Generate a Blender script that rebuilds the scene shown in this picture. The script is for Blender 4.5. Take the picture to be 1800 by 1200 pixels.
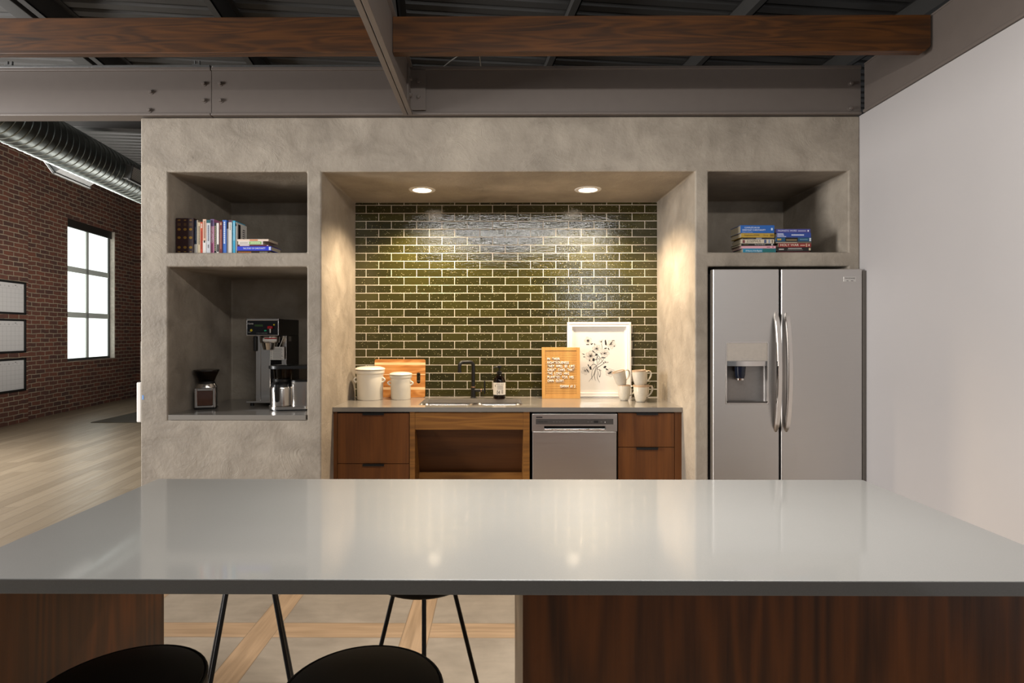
import bpy, bmesh, math, random
from mathutils import Vector, Matrix
R = math.radians
rnd = random.Random(7)
S = bpy.context.scene
COL = S.collection
for o in list(bpy.data.objects): bpy.data.objects.remove(o)

# ------------------------------------------------------------------ camera, world, lights, exposure
YAW = R(0.35); CY, SY = math.cos(YAW), math.sin(YAW)
CAMZ, HY, F = 1.41, 584.0, 1000.0
CX = 875 - F*math.tan(YAW)
cam = bpy.data.cameras.new('camera'); cam.sensor_width = 36; cam.lens = 36*F/1800
cam.shift_x = (900-CX)/1800; cam.shift_y = (HY-600)/1800; cam.clip_start = .05
co = bpy.data.objects.new('camera', cam); COL.objects.link(co)
co.location = (0, 0, CAMZ); co.rotation_euler = (R(90), 0, YAW); S.camera = co
S.view_settings.view_transform = 'Standard'; S.view_settings.look = 'None'
S.view_settings.gamma = 1; S.view_settings.use_curve_mapping = False
S.view_settings.exposure = 0.18

w = bpy.data.worlds.new('world'); S.world = w; w.use_nodes = True
w.node_tree.nodes['Background'].inputs[0].default_value = (.95, .97, 1, 1)
w.node_tree.nodes['Background'].inputs[1].default_value = .14

def area(name, loc, target, sx, sy, power, col=(1, 1, 1), spread=180):
    l = bpy.data.lights.new(name, 'AREA'); l.shape = 'RECTANGLE'; l.size = sx; l.size_y = sy
    l.energy = power; l.color = col; l.spread = R(spread)
    o = bpy.data.objects.new(name, l); COL.objects.link(o); o.location = loc
    o.rotation_euler = (Vector(target)-Vector(loc)).to_track_quat('-Z', 'Y').to_euler()
    return o
# daylight from the hall's next windows along the brick wall, out of frame on the left
area('hall_window_light', (-6.45, 1.1, 2.15), (0, 1.6, 2.0), 1.55, 2.5, 400, (1, .985, .97))
area('hall_window_light', (-6.85, 5.3, 2.15), (0, 6.1, 1.6), 1.55, 2.5, 260, (1, .99, .96))
# windows behind the camera and the linear lamp that hangs over the island, above the frame
area('window_light_rear', (2.5, -4.2, 2.35), (.3, 3.6, 1.4), 1.3, .9, 40, (.93, .97, 1))
area('island_linear_lamp', (.25, 1.25, 2.72), (.25, 2.4, 1.9), 2.5, .06, 27, (1, .96, .91))
area('island_top_fill', (.35, 1.5, 2.75), (.35, 1.55, 0), 1.5, .2, 32, (1, .97, .93), 95)  # added fill that brightens the island top without reaching the niches
area('hall_brick_fill', (-4.7, 8.6, 1.6), (-6.4, 9.0, 3.2), 3.4, .7, 70, (1, .96, .9))  # unseen fill added to light the brick wall and streak the duct

# ------------------------------------------------------------------ pixel -> place on a plane at depth d
def wx(px, d):
    u = (px-CX)/F
    return (u*d*CY - d*SY)/(CY + u*SY)
def wz(py, d, px=875):
    x = wx(px, d)
    return CAMZ - (py-HY)/F*(d*CY - x*SY)

# ------------------------------------------------------------------ materials
def lin(h):
    if isinstance(h, tuple): return (*h[:3], 1)
    h = h.lstrip('#'); v = [int(h[i:i+2], 16)/255 for i in (0, 2, 4)]
    return (*[(c/12.92 if c <= .04045 else ((c+.055)/1.055)**2.4) for c in v], 1)
MATS = {}
class N:
    def __init__(s, name):
        s.m = bpy.data.materials.new(name); s.m.use_nodes = True
        s.t = s.m.node_tree; s.b = s.t.nodes['Principled BSDF']
    def n(s, typ, **kw):
        nd = s.t.nodes.new(typ)
        for k, v in kw.items():
            if k.startswith('i_'):
                k = k[2:]; k = int(k) if k.isdigit() else k.replace('_', ' ')
                s.set(nd, k, v)
            else: setattr(nd, k, v)
        return nd
    def set(s, nd, k, v):
        if hasattr(v, 'links') or isinstance(v, bpy.types.NodeSocket): s.t.links.new(v, nd.inputs[k])
        else: nd.inputs[k].default_value = v
    def p(s, k, v): s.set(s.b, k, v); return s
    def coord(s, scale=(1, 1, 1), rot=(0, 0, 0), loc=(0, 0, 0), kind='Object'):
        tc = s.n('ShaderNodeTexCoord'); mp = s.n('ShaderNodeMapping')
        s.t.links.new(tc.outputs[kind], mp.inputs[0])
        mp.inputs['Scale'].default_value = scale; mp.inputs['Rotation'].default_value = rot; mp.inputs['Location'].default_value = loc
        return mp.outputs[0]
    def noise(s, vec, scale, detail=3, rough=.5, dist=0):
        nd = s.n('ShaderNodeTexNoise', i_Vector=vec, i_Scale=scale, i_Detail=detail, i_Roughness=rough, i_Distortion=dist)
        return nd.outputs['Fac']
    def math(s, op, a, b=0.0, c=0.0):
        nd = s.n('ShaderNodeMath', operation=op); s.set(nd, 0, a); s.set(nd, 1, b); s.set(nd, 2, c); return nd.outputs[0]
    def ramp(s, fac, stops, interp='LINEAR'):
        nd = s.n('ShaderNodeValToRGB'); s.t.links.new(fac, nd.inputs[0]); cr = nd.color_ramp; cr.interpolation = interp
        while len(cr.elements) < len(stops): cr.elements.new(.5)
        for e, (pos, col) in zip(cr.elements, stops): e.position = pos; e.color = lin(col)
        return nd.outputs[0]
    def mix(s, fac, a, b, mode='MIX'):
        nd = s.n('ShaderNodeMix', data_type='RGBA', blend_type=mode)
        s.set(nd, 0, fac); s.set(nd, 6, a if not isinstance(a, str) else lin(a)); s.set(nd, 7, b if not isinstance(b, str) else lin(b))
        return nd.outputs[2]
    def bump(s, h, strength=.3, dist=.01):
        nd = s.n('ShaderNodeBump', i_Strength=strength, i_Distance=dist, i_Height=h); s.p('Normal', nd.outputs[0]); return s
def plain(name, col, rough=.5, metal=0, **kw):
    if name in MATS: return MATS[name]
    m = N(name); m.p('Roughness', rough).p('Metallic', metal)
    v = m.coord(); f = m.noise(v, kw.pop('nscale', 60), 2)
    c = lin(col); a = kw.pop('var', .08)
    m.p('Base Color', m.mix(f, tuple(x*(1-a) for x in c[:3])+(1,), tuple(min(1, x*(1+a)) for x in c[:3])+(1,)))
    for k, x in kw.items(): m.p(k.replace('_', ' '), x)
    MATS[name] = m.m; return m.m

def plaster(name='plaster'):
    m = N(name); v = m.coord()
    big = m.noise(v, 1.1, 4, .6, .4); mid = m.noise(v, 5, 4, .6, .6); fine = m.noise(v, 45, 3, .6)
    c1 = m.ramp(big, [(.33, '#7a7166'), (.5, '#968c7f'), (.66, '#afa495')])
    c2 = m.ramp(mid, [(.3, '#7d7366'), (.7, '#b3a899')])
    col = m.mix(.45, c1, c2)
    # trowel sweeps: concentric arcs around scattered centres
    dv = m.n('ShaderNodeVectorMath', operation='ADD'); m.t.links.new(v, dv.inputs[0])
    nc = m.n('ShaderNodeTexNoise', i_Vector=v, i_Scale=2.0); sc = m.n('ShaderNodeVectorMath', operation='SCALE'); m.t.links.new(nc.outputs['Color'], sc.inputs[0]); sc.inputs['Scale'].default_value = .35
    m.t.links.new(sc.outputs[0], dv.inputs[1])
    vo = m.n('ShaderNodeTexVoronoi', i_Vector=dv.outputs[0], i_Scale=3.6, i_Randomness=1.0)
    sepc = m.n('ShaderNodeSeparateXYZ', i_0=vo.outputs['Color'])
    ln = m.n('ShaderNodeTexNoise', noise_dimensions='1D', i_Scale=1.0, i_Detail=2.0)
    m.set(ln, 'W', m.math('ADD', m.math('MULTIPLY', vo.outputs['Distance'], 78), m.math('MULTIPLY', sepc.outputs[0], 40)))
    gate = m.ramp(m.noise(v, 7.5, 3, .6), [(.46, (0, 0, 0)), (.66, (1, 1, 1))])
    arcs = m.math('MULTIPLY', ln.outputs['Fac'], gate)
    h = m.math('ADD', m.math('MULTIPLY', arcs, .42), m.math('ADD', m.math('MULTIPLY', fine, .4), m.math('MULTIPLY', mid, 1.1)))
    m.p('Base Color', m.mix(m.math('MULTIPLY', m.ramp(m.noise(v, 9, 5, .7), [(.6, (0, 0, 0)), (.8, (1, 1, 1))]), .35), col, '#b3a999'))
    m.p('Roughness', m.ramp(mid, [(.3, (.5,)*3), (.7, (.72,)*3)])); m.p('Specular IOR Level', .35)
    m.bump(h, .8, .007); MATS[name] = m.m; return m.m

def wood(name, dark, light, axis=2, freq=26, grain=.5, rough=.4, scale=1.0, coat=0):
    m = N(name); sc = [5.0*scale]*3; sc[axis] = .42*scale
    v = m.coord(tuple(sc)); n1 = m.noise(v, 1.0, 2, .4, .35)
    rings = m.math('ADD', m.math('MULTIPLY', m.math('SINE', m.math('MULTIPLY', n1, freq)), .5), .5)
    s2 = [90.0]*3; s2[axis] = 3.5
    fine = m.noise(m.coord(tuple(s2)), 1.0, 3, .6)
    blot = m.noise(m.coord(tuple(x*.6 for x in sc)), 1.6, 3, .55)
    f = m.math('ADD', m.math('MULTIPLY', rings, grain*.5), m.math('ADD', m.math('MULTIPLY', fine, .35), m.math('MULTIPLY', blot, .5)))
    m.p('Base Color', m.ramp(f, [(.25, dark), (.85, light)]))
    m.p('Roughness', rough); m.p('Coat Weight', coat); m.p('Coat Roughness', .25)
    m.bump(fine, .12, .002); MATS[name] = m.m; return m.m

def steel(name, col, rough, axis=2, scale=1):
    m = N(name); s2 = [420.0*scale]*3; s2[axis] = 6
    f = m.noise(m.coord(tuple(s2)), 1, 2)
    m.p('Metallic', 1).p('Base Color', m.mix(f, tuple(x*.93 for x in lin(col)[:3])+(1,), lin(col)))
    m.p('Roughness', m.ramp(f, [(.2, (rough*.85,)*3), (.8, (rough*1.15,)*3)])); MATS[name] = m.m; return m.m

PL = plaster()
def tile_mat():
    m = N('green_glazed_tile'); v = m.coord()
    sep = m.n('ShaderNodeSeparateXYZ', i_0=v); cmb = m.n('ShaderNodeCombineXYZ')
    m.t.links.new(m.math('SUBTRACT', sep.outputs[0], TX0), cmb.inputs[0]); m.t.links.new(m.math('SUBTRACT', sep.outputs[2], TZ0), cmb.inputs[1])
    br = m.n('ShaderNodeTexBrick', offset=.5, offset_frequency=2, squash=1)
    for k, x in (('Vector', cmb.outputs[0]), ('Scale', 1.0), ('Mortar Size', .0024), ('Mortar Smooth', .15), ('Bias', 0.0), ('Brick Width', TW), ('Row Height', TH)): m.set(br, k, x)
    br.inputs['Color1'].default_value = lin('#2b2911'); br.inputs['Color2'].default_value = lin('#423e19'); br.inputs['Mortar'].default_value = lin('#3a3510')
    # gold flecks in the glaze, paled to double as painted sparkle glints
    fl = m.n('ShaderNodeTexVoronoi', i_Vector=cmb.outputs[0], i_Scale=85.0)
    fleck = m.math('MULTIPLY', m.math('LESS_THAN', fl.outputs['Distance'], .19), m.math('GREATER_THAN', m.noise(cmb.outputs[0], 30, 2), .52))
    col = m.mix(m.math('MULTIPLY', fleck, .8), br.outputs['Color'], '#d9cf9f')
    st = m.n('ShaderNodeMapping', i_0=cmb.outputs[0]); st.inputs['Scale'].default_value = (14, 60, 1)
    col = m.mix(m.math('MULTIPLY', m.noise(st.outputs[0], 1, 3), .5), col, '#262408')
    col = m.mix(br.outputs['Fac'], col, '#ddd3c4')
    m.p('Base Color', col)
    m.p('Roughness', m.mix(br.outputs['Fac'], (.045,)*3+(1,), (.8,)*3+(1,)))
    m.p('Specular IOR Level', .6)
    cr = m.noise(cmb.outputs[0], 105, 2, .5); cr2 = m.noise(st.outputs[0], 1.2, 2)
    h = m.math('SUBTRACT', m.math('ADD', m.math('MULTIPLY', cr, .34), m.math('MULTIPLY', cr2, .3)), m.math('MULTIPLY', br.outputs['Fac'], 1.2))
    m.bump(h, .85, .0022); return m.m

def brick_mat():
    m = N('old_red_brick'); v = m.coord()
    sep = m.n('ShaderNodeSeparateXYZ', i_0=v); cmb = m.n('ShaderNodeCombineXYZ')
    m.t.links.new(m.math('ADD', sep.outputs[0], sep.outputs[1]), cmb.inputs[0]); m.t.links.new(sep.outputs[2], cmb.inputs[1])
    wob = m.n('ShaderNodeTexNoise', i_Vector=v, i_Scale=6.0); ws = m.n('ShaderNodeVectorMath', operation='SCALE'); m.t.links.new(wob.outputs['Color'], ws.inputs[0]); ws.inputs['Scale'].default_value = .03
    ad = m.n('ShaderNodeVectorMath', operation='ADD'); m.t.links.new(cmb.outputs[0], ad.inputs[0]); m.t.links.new(ws.outputs[0], ad.inputs[1])
    br = m.n('ShaderNodeTexBrick', offset=.5, offset_frequency=2)
    for k, x in (('Vector', ad.outputs[0]), ('Scale', 1.0), ('Mortar Size', .008), ('Mortar Smooth', .3), ('Bias', -.1), ('Brick Width', .215), ('Row Height', .074)): m.set(br, k, x)
    br.inputs['Color1'].default_value = lin('#633a2b'); br.inputs['Color2'].default_value = lin('#402a24')
    col = m.mix(m.ramp(m.noise(v, 9, 3, .6), [(.5, (0, 0, 0)), (.75, (.45,)*3)]), br.outputs['Color'], '#723d25')
    col = m.mix(m.ramp(m.noise(v, 5, 4, .7), [(.5, (0, 0, 0)), (.85, (.7,)*3)]), col, '#2e2622')
    col = m.mix(m.math('MULTIPLY', br.outputs['Fac'], m.ramp(m.noise(v, 4, 4, .7), [(.2, (.6,)*3), (.6, (1, 1, 1))])), col, '#93846f')
    m.p('Base Color', col).p('Roughness', .88)
    h = m.math('SUBTRACT', m.noise(v, 40, 4, .7), m.math('MULTIPLY', br.outputs['Fac'], 1.4))
    m.bump(h, .8, .012); MATS['brick'] = m.m; return m.m

def plank_mat():
    m = N('hall_floor_planks'); v = m.coord(rot=(0, 0, R(90)))
    br = m.n('ShaderNodeTexBrick', offset=.37, offset_frequency=2)
    for k, x in (('Vector', v), ('Scale', 1.0), ('Mortar Size', .002), ('Mortar Smooth', .1), ('Bias', 0.0), ('Brick Width', 1.25), ('Row Height', .128)): m.set(br, k, x)
    br.inputs['Color1'].default_value = lin('#9c8b74'); br.inputs['Color2'].default_value = lin('#84745f'); br.inputs['Mortar'].default_value = lin('#54493c')
    g = m.noise(m.coord(scale=(30, 1.6, 1)), 1, 4, .6)
    m.p('Base Color', m.mix(m.math('MULTIPLY', g, .5), br.outputs['Color'], '#6d5f4e')).p('Roughness', m.ramp(g, [(.3, (.3,)*3), (.7, (.42,)*3)]))
    m.bump(m.math('SUBTRACT', g, br.outputs['Fac']), .2, .002); return m.m

def kitchen_floor_mat():
    m = N('grey_tile_with_oak_strips'); v = m.coord(); sep = m.n('ShaderNodeSeparateXYZ', i_0=v)
    def strip(c, off, wd):
        a = m.math('FLOORED_MODULO', m.math('SUBTRACT', c, off), .726)
        return m.math('LESS_THAN', a, wd), m.math('MAXIMUM', m.math('LESS_THAN', m.math('ABSOLUTE', m.math('SUBTRACT', a, .0015)), .0015), m.math('LESS_THAN', m.math('ABSOLUTE', m.math('SUBTRACT', a, wd)), .0015))
    sx, ex = strip(sep.outputs[0], -1.173, .127); sy, ey = strip(sep.outputs[1], 2.625, .132)
    t1 = m.noise(v, 3.2, 5, .62, .5); t2 = m.noise(m.coord(scale=(6, 22, 1)), 1, 4, .6)
    tile = m.mix(.4, m.ramp(t1, [(.3, '#61584d'), (.7, '#82786b')]), m.ramp(t2, [(.3, '#685f54'), (.75, '#857b6e')]))
    o1 = m.ramp(m.noise(m.coord(scale=(40, 2.5, 1)), 1, 3), [(.3, '#715c45'), (.7, '#8e765c')])
    o2 = m.ramp(m.noise(m.coord(scale=(2.5, 40, 1)), 1, 3), [(.3, '#715c45'), (.7, '#8e765c')])
    c = m.mix(sy, tile, o2); c = m.mix(sx, c, o1)
    line = m.math('MAXIMUM', ex, m.math('MULTIPLY', ey, m.math('SUBTRACT', 1, sx)))
    c = m.mix(line, c, '#5d4c3a'); m.p('Base Color', c).p('Roughness', .42)
    m.bump(t2, .12, .002); return m.m

def quartz(name, a, b, rough, coat):
    m = N(name); v = m.coord(); f = m.noise(v, 420, 2, .6); g = m.noise(v, 3, 3)
    m.p('Base Color', m.mix(f, m.mix(g, a, b), '#757470')).p('Roughness', rough).p('IOR', 1.5)
    m.p('Coat Weight', coat).p('Coat Roughness', .06).p('Coat IOR', 1.6); MATS[name] = m.m; return m.m

def quick(name, col, **k): return plain(name, col, **k)
BLACK = plain('matte_black', '#0e0d0d', .42, var=.2); BLKP = plain('black_plastic', '#121212', .3, var=.15)
WALLW = plain('white_painted_wall', '#b9b5b4', .6, nscale=4, var=.02)
BEAMS = plain('grey_painted_steel', '#6b625c', .48, nscale=14, var=.06)
GALV = plain('galvanised_strip', '#8b8b8a', .35, .8, nscale=25, var=.2)
JOIST = wood('dark_stained_joist', '#1a0d03', '#683c10', 0, 46, .34, .5, 3.2)
CAB = wood('brown_stained_birch', '#4e290b', '#8a5220', 2, 34, .3, .42, 1.2)
CABH = wood('brown_stained_birch_rail', '#643c14', '#a06c2e', 0, 60, .4, .45, 1.8)
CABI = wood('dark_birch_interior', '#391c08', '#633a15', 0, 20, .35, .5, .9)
ISL = wood('island_walnut_stain', '#341904', '#7a4214', 2, 50, .6, .38, 1.5)
SS = steel('brushed_stainless', '#cdc9c5', .36, 0); SSB = steel('bright_stainless', '#cfc8c0', .2, 2); SSD = steel('dark_stainless', '#6f6a66', .35, 2)
CHR = plain('polished_chrome', '#d9d4cf', .12, 1, var=.02); SINKM = steel('sink_stainless', '#c4beb8', .28, 0)
ISQ = quartz('island_grey_quartz', '#605f5d', '#6c6b69', .42, .7); KQ = quartz('kitchen_grey_quartz', '#837a70', '#90877d', .35, .8)
CERW = plain('cream_glazed_ceramic', '#dfd9cc', .22, nscale=10, var=.03, Coat_Weight=.4)
PAPER = plain('white_paper', '#dcd8d2', .7, var=.02); PAGES = plain('book_pages', '#b8ac93', .85, nscale=300, var=.2)
INK = plain('black_ink', '#161414', .6); INKG = plain('grey_ink_wash', '#b5afab', .7, nscale=40, var=.3); INKL = plain('pale_ink_wash', '#dad6d0', .7, nscale=40, var=.04)
WHT = plain('white_gloss', '#ece8e2', .35, var=.02); BRASS = plain('gold_foil', '#a07a35', .35, .6)
RED = plain('red_plastic', '#a3141c', .3); AMB = plain('amber_lamp', '#c9b426', .3)

def glass(name, col, rough=.02, ior=1.45):
    m = N(name); v = m.coord(); f = m.noise(v, 20, 1)
    c = lin(col)
    m.p('Base Color', m.mix(f, c, tuple(x*.96 for x in c[:3])+(1,))).p('Transmission Weight', 1.0).p('Roughness', rough).p('IOR', ior); return m.m
AMBERG = glass('amber_glass', '#6a3206'); SMOKE = glass('smoked_plastic', '#8a7b6c', .03, 1.2); CLEARP = glass('clear_tank_plastic', '#d9d2c8', .02, 1.15)
def emit(name, col, st):
    m = N(name); v = m.coord(); f = m.noise(v, 1.2, 2)
    m.p('Base Color', lin(col)).p('Emission Color', lin(col)).p('Emission Strength', m.math('MULTIPLY', m.math('ADD', m.math('MULTIPLY', f, .15), .92), st)); return m.m

# ------------------------------------------------------------------ mesh helpers
class MB:
    def __init__(s): s.bm = bmesh.new()
    def _in(s, tb, M=None):
        if M is not None: tb.transform(M)
        me = bpy.data.meshes.new('t'); tb.to_mesh(me); s.bm.from_mesh(me); bpy.data.meshes.remove(me); tb.free(); return s
    def box(s, x0, x1, y0, y1, z0, z1, b=0, M=None, seg=2):
        tb = bmesh.new(); bmesh.ops.create_cube(tb, size=1)
        for v in tb.verts: v.co = Vector(((x0+x1)/2+v.co.x*(x1-x0), (y0+y1)/2+v.co.y*(y1-y0), (z0+z1)/2+v.co.z*(z1-z0)))
        if b: bmesh.ops.bevel(tb, geom=tb.edges[:], offset=b, segments=seg, profile=.5, affect='EDGES')
        return s._in(tb, M)
    def lathe(s, prof, c=(0, 0, 0), n=40, M=None, a0=0, a1=math.tau):
        tb = bmesh.new(); full = abs(a1-a0-math.tau) < 1e-6; k = n if full else n+1
        rings = []
        for r, z in prof:
            if r < 1e-6: rings.append([tb.verts.new((0, 0, z))])
            else: rings.append([tb.verts.new((r*math.cos(a0+(a1-a0)*i/n), r*math.sin(a0+(a1-a0)*i/n), z)) for i in range(k)])
        for A, B in zip(rings, rings[1:]):
            for i in range(n):
                j = (i+1) % k
                if len(A) == 1 and len(B) == 1: continue
                if len(A) == 1: tb.faces.new((A[0], B[j], B[i]))
                elif len(B) == 1: tb.faces.new((A[i], A[j], B[0]))
                else: tb.faces.new((A[i], A[j], B[j], B[i]))
        for f in tb.faces: f.smooth = True
        bmesh.ops.recalc_face_normals(tb, faces=tb.faces)
        return s._in(tb, Matrix.Translation(c) @ M if M is not None else Matrix.Translation(c))
    def cyl(s, c, r, h, n=32, M=None, b=.0):
        p = [(0, 0), (r, 0), (r, h), (0, h)] if not b else [(0, 0), (r-b, 0), (r, b), (r, h-b), (r-b, h), (0, h)]
        return s.lathe(p, c, n, M)
    def tube(s, pts, r, n=12, cap=True, flat=None):
        tb = bmesh.new(); P = [Vector(p) for p in pts]; rings = []
        up = None
        for i, p in enumerate(P):
            t = (P[min(i+1, len(P)-1)]-P[max(i-1, 0)]).normalized()
            if up is None: up = Vector((0, 0, 1)) if abs(t.z) < .9 else Vector((1, 0, 0))
            a = t.cross(up).normalized(); b = a.cross(t).normalized(); up = b
            rr = r[i] if isinstance(r, (list, tuple)) else r
            fa, fb = flat or (1, 1)
            rings.append([tb.verts.new(p+a*rr*fa*math.cos(math.tau*k/n)+b*rr*fb*math.sin(math.tau*k/n)) for k in range(n)])
        for A, B in zip(rings, rings[1:]):
            for k in range(n): tb.faces.new((A[k], A[(k+1) % n], B[(k+1) % n], B[k])).smooth = True
        if cap: tb.faces.new(rings[0][::-1]); tb.faces.new(rings[-1])
        bmesh.ops.recalc_face_normals(tb, faces=tb.faces)
        return s._in(tb)
    def prism(s, poly, h, M=None, holes=(), smooth=False):   # polygon in xy, extruded +z, with holes
        tb = bmesh.new(); es = []
        for lp in (poly, *holes):
            vs = [tb.verts.new((x, y, 0)) for x, y in lp]
            es += [tb.edges.new((vs[i], vs[(i+1) % len(vs)])) for i in range(len(vs))]
        bmesh.ops.triangle_fill(tb, edges=es, use_beauty=True, use_dissolve=False)
        if h:
            r = bmesh.ops.extrude_face_region(tb, geom=tb.faces[:])
            bmesh.ops.translate(tb, verts=[g for g in r['geom'] if isinstance(g, bmesh.types.BMVert)], vec=(0, 0, h))
        bmesh.ops.recalc_face_normals(tb, faces=tb.faces)
        for f in tb.faces: f.smooth = smooth
        return s._in(tb, M)
    def ribbon(s, pts, w, M=None):
        tb = bmesh.new(); P = [Vector((x, y, 0)) for x, y in pts]; prev = None
        for i, p in enumerate(P):
            t = (P[min(i+1, len(P)-1)]-P[max(i-1, 0)]); t = t.normalized() if t.length else Vector((1, 0, 0))
            ww = w[i] if isinstance(w, (list, tuple)) else w
            q = Vector((-t.y, t.x, 0))*ww/2; cur = (tb.verts.new(p+q), tb.verts.new(p-q))
            if prev: tb.faces.new((prev[0], prev[1], cur[1], cur[0]))
            prev = cur
        for f in tb.faces:
            if f.normal.z < 0: f.normal_flip()
        tb.normal_update()
        return s._in(tb, M)
    def build(s, name, mat, parent=None, smooth_angle=40, loc=None, rot=None):
        me = bpy.data.meshes.new(name); s.bm.to_mesh(me); s.bm.free()
        me.materials.append(mat); fl_ = [p.use_smooth for p in me.polygons]
        me.set_sharp_from_angle(angle=R(smooth_angle)); me.polygons.foreach_set('use_smooth', fl_)
        o = bpy.data.objects.new(name, me); COL.objects.link(o)
        if parent: o.parent = parent
        if loc: o.location = loc
        if rot: o.rotation_euler = rot
        return o
def tag(o, label=None, cat=None, group=None, kind=None):
    for k, v in (('label', label), ('category', cat), ('group', group), ('kind', kind)):
        if v: o[k] = v
    return o
def thing(name, label, cat, loc=(0, 0, 0), rz=0, group=None):
    o = bpy.data.objects.new(name, None); COL.objects.link(o); o.empty_display_size = .05
    o.location = loc; o.rotation_euler = (0, 0, rz); return tag(o, label, cat, group)
def dup(root, loc, rz=None, label=None):
    r = root.copy(); COL.objects.link(r); r.location = loc
    if rz is not None: r.rotation_euler = (0, 0, rz)
    if label: r['label'] = label
    for ch in list(root.children):
        c = ch.copy(); COL.objects.link(c); c.parent = r
        for g in ch.children:
            d = g.copy(); COL.objects.link(d); d.parent = c
    return r
def front(x, y, z): return Matrix(((1, 0, 0, x), (0, 0, 1, y), (0, 1, 0, z), (0, 0, 0, 1)))      # plane facing -y: u->x, v->z
def spineM(x, y, z): return Matrix(((0, 1, 0, x), (0, 0, 1, y), (-1, 0, 0, z), (0, 0, 0, 1)))    # text running down a spine
def text(s_, size, M, mat, parent, name='lettering', align='CENTER', ext=.0004, squeeze=1.0, shear=0, spacing=1.0, bold=0):
    cu = bpy.data.curves.new('t', 'FONT'); cu.body = s_; cu.size = size; cu.align_x = align; cu.align_y = 'CENTER'; cu.shear = shear
    cu.space_character = spacing; cu.resolution_u = 2; cu.offset = bold*size
    o = bpy.data.objects.new('t', cu); COL.objects.link(o)
    dg = bpy.context.evaluated_depsgraph_get(); me = bpy.data.meshes.new_from_object(o.evaluated_get(dg))
    bpy.data.objects.remove(o); bpy.data.curves.remove(cu)
    me.transform(M @ Matrix.Diagonal((squeeze, 1, 1, 1)))
    me.name = name; me.materials.clear(); me.materials.append(mat)
    ob = bpy.data.objects.new(name, me); COL.objects.link(ob)
    if parent: ob.parent = parent
    return ob
def panel(xs, zs, depth, y0, thick, name, mat, parent=None):
    """a slab facing -y whose cells (i,j) stand at y0+depth; None is a hole right through"""
    b = bmesh.new(); nx, nz = len(xs)-1, len(zs)-1
    def D(i, j):
        if 0 <= i < nx and 0 <= j < nz:
            d = depth.get((i, j), 0.0); return thick if d is None else d
        return thick
    def quad(p): b.faces.new([b.verts.new(q) for q in p])
    for i in range(nx):
        for j in range(nz):
            d = depth.get((i, j), 0.0); x0, x1, z0, z1 = xs[i], xs[i+1], zs[j], zs[j+1]
            if d is not None: quad([(x0, y0+d, z0), (x1, y0+d, z0), (x1, y0+d, z1), (x0, y0+d, z1)])
            if d is not None: quad([(x0, y0+thick, z1), (x1, y0+thick, z1), (x1, y0+thick, z0), (x0, y0+thick, z0)])
    for i in range(nx+1):
        for j in range(nz):
            a, c = D(i-1, j), D(i, j)
            if abs(a-c) > 1e-6: quad([(xs[i], y0+a, zs[j]), (xs[i], y0+a, zs[j+1]), (xs[i], y0+c, zs[j+1]), (xs[i], y0+c, zs[j])])
    for i in range(nx):
        for j in range(nz+1):
            a, c = D(i, j-1), D(i, j)
            if abs(a-c) > 1e-6: quad([(xs[i], y0+a, zs[j]), (xs[i], y0+c, zs[j]), (xs[i+1], y0+c, zs[j]), (xs[i+1], y0+a, zs[j])])
    bmesh.ops.remove_doubles(b, verts=b.verts, dist=1e-5)
    bmesh.ops.recalc_face_normals(b, faces=b.faces)
    m = MB(); m.bm.free(); m.bm = b
    return m.build(name, mat, parent)
def rrect(x0, x1, y0, y1, r, n=5):
    out = []
    for cx, cy, a in ((x1-r, y1-r, 0), (x0+r, y1-r, 90), (x0+r, y0+r, 180), (x1-r, y0+r, 270)):
        out += [(cx+r*math.cos(R(a+90*k/n)), cy+r*math.sin(R(a+90*k/n))) for k in range(n+1)]
    return out
def bevel(o, wd, seg=2, ang=40):
    md = o.modifiers.new('bevel', 'BEVEL'); md.width = wd; md.segments = seg; md.limit_method = 'ANGLE'; md.angle_limit = R(ang); return o

# ------------------------------------------------------------------ setting
D0, D1, D2 = 3.67, 3.915, 4.545
TB = R(6.56)                                   # the hall is turned against the kitchen
CT = .894                                      # kitchen counter height
XL = wx(247, D0); XR = 2.326                    # plaster wall: left end, white wall face
ZB = 2.80                                      # underside of the steel
fl = MB().box(-16, 8, -5, 22, -.1, -.004).build('floor', plank_mat(), rot=(0, 0, TB)); tag(fl, kind='structure')
kf = MB().box(-2.75, XR, -2.2, D2+.1, -.05, 0).build('floor_tiled', kitchen_floor_mat()); tag(kf, kind='structure')

ax0, ax1 = wx(565, D0), wx(1222, D0); nx0, nx1 = wx(295, D0), wx(539.5, D0); rx0, rx1 = wx(1245, D0), wx(1491.5, D0)
zt = wz(301.5, D0); zs1 = wz(443.5, D0); zs0 = wz(468.5, D0); zn = .843
xs = [XL, nx0, nx1, ax0, ax1, rx0, rx1, XR]; zs = [0, zn, zs0, zs1, zt, ZB]
dm = {(1, 1): .88, (1, 3): .88, (5, 3): .84, (5, 0): .8, (5, 1): .8}
for j in range(4): dm[(3, j)] = D2-D0+.008
wb = panel(xs, zs, dm, D0, 1.05, 'wall_back', PL); tag(wb, kind='structure'); bevel(wb, .010, 3)

TW, TH = .2023, .06385; TX0 = wx(643.6, D2)-TW*3; TZ0 = CT-.0
tl = MB().box(ax0+.001, ax1-.001, D2, D2+.009, CT-.04, zt-.001).build('tile_backsplash', tile_mat()); tag(tl, kind='structure')
MB().box(XR, XR+.16, -4, D0+1.05, 0, ZB).build('wall_right', WALLW)['kind'] = 'structure'

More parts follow.
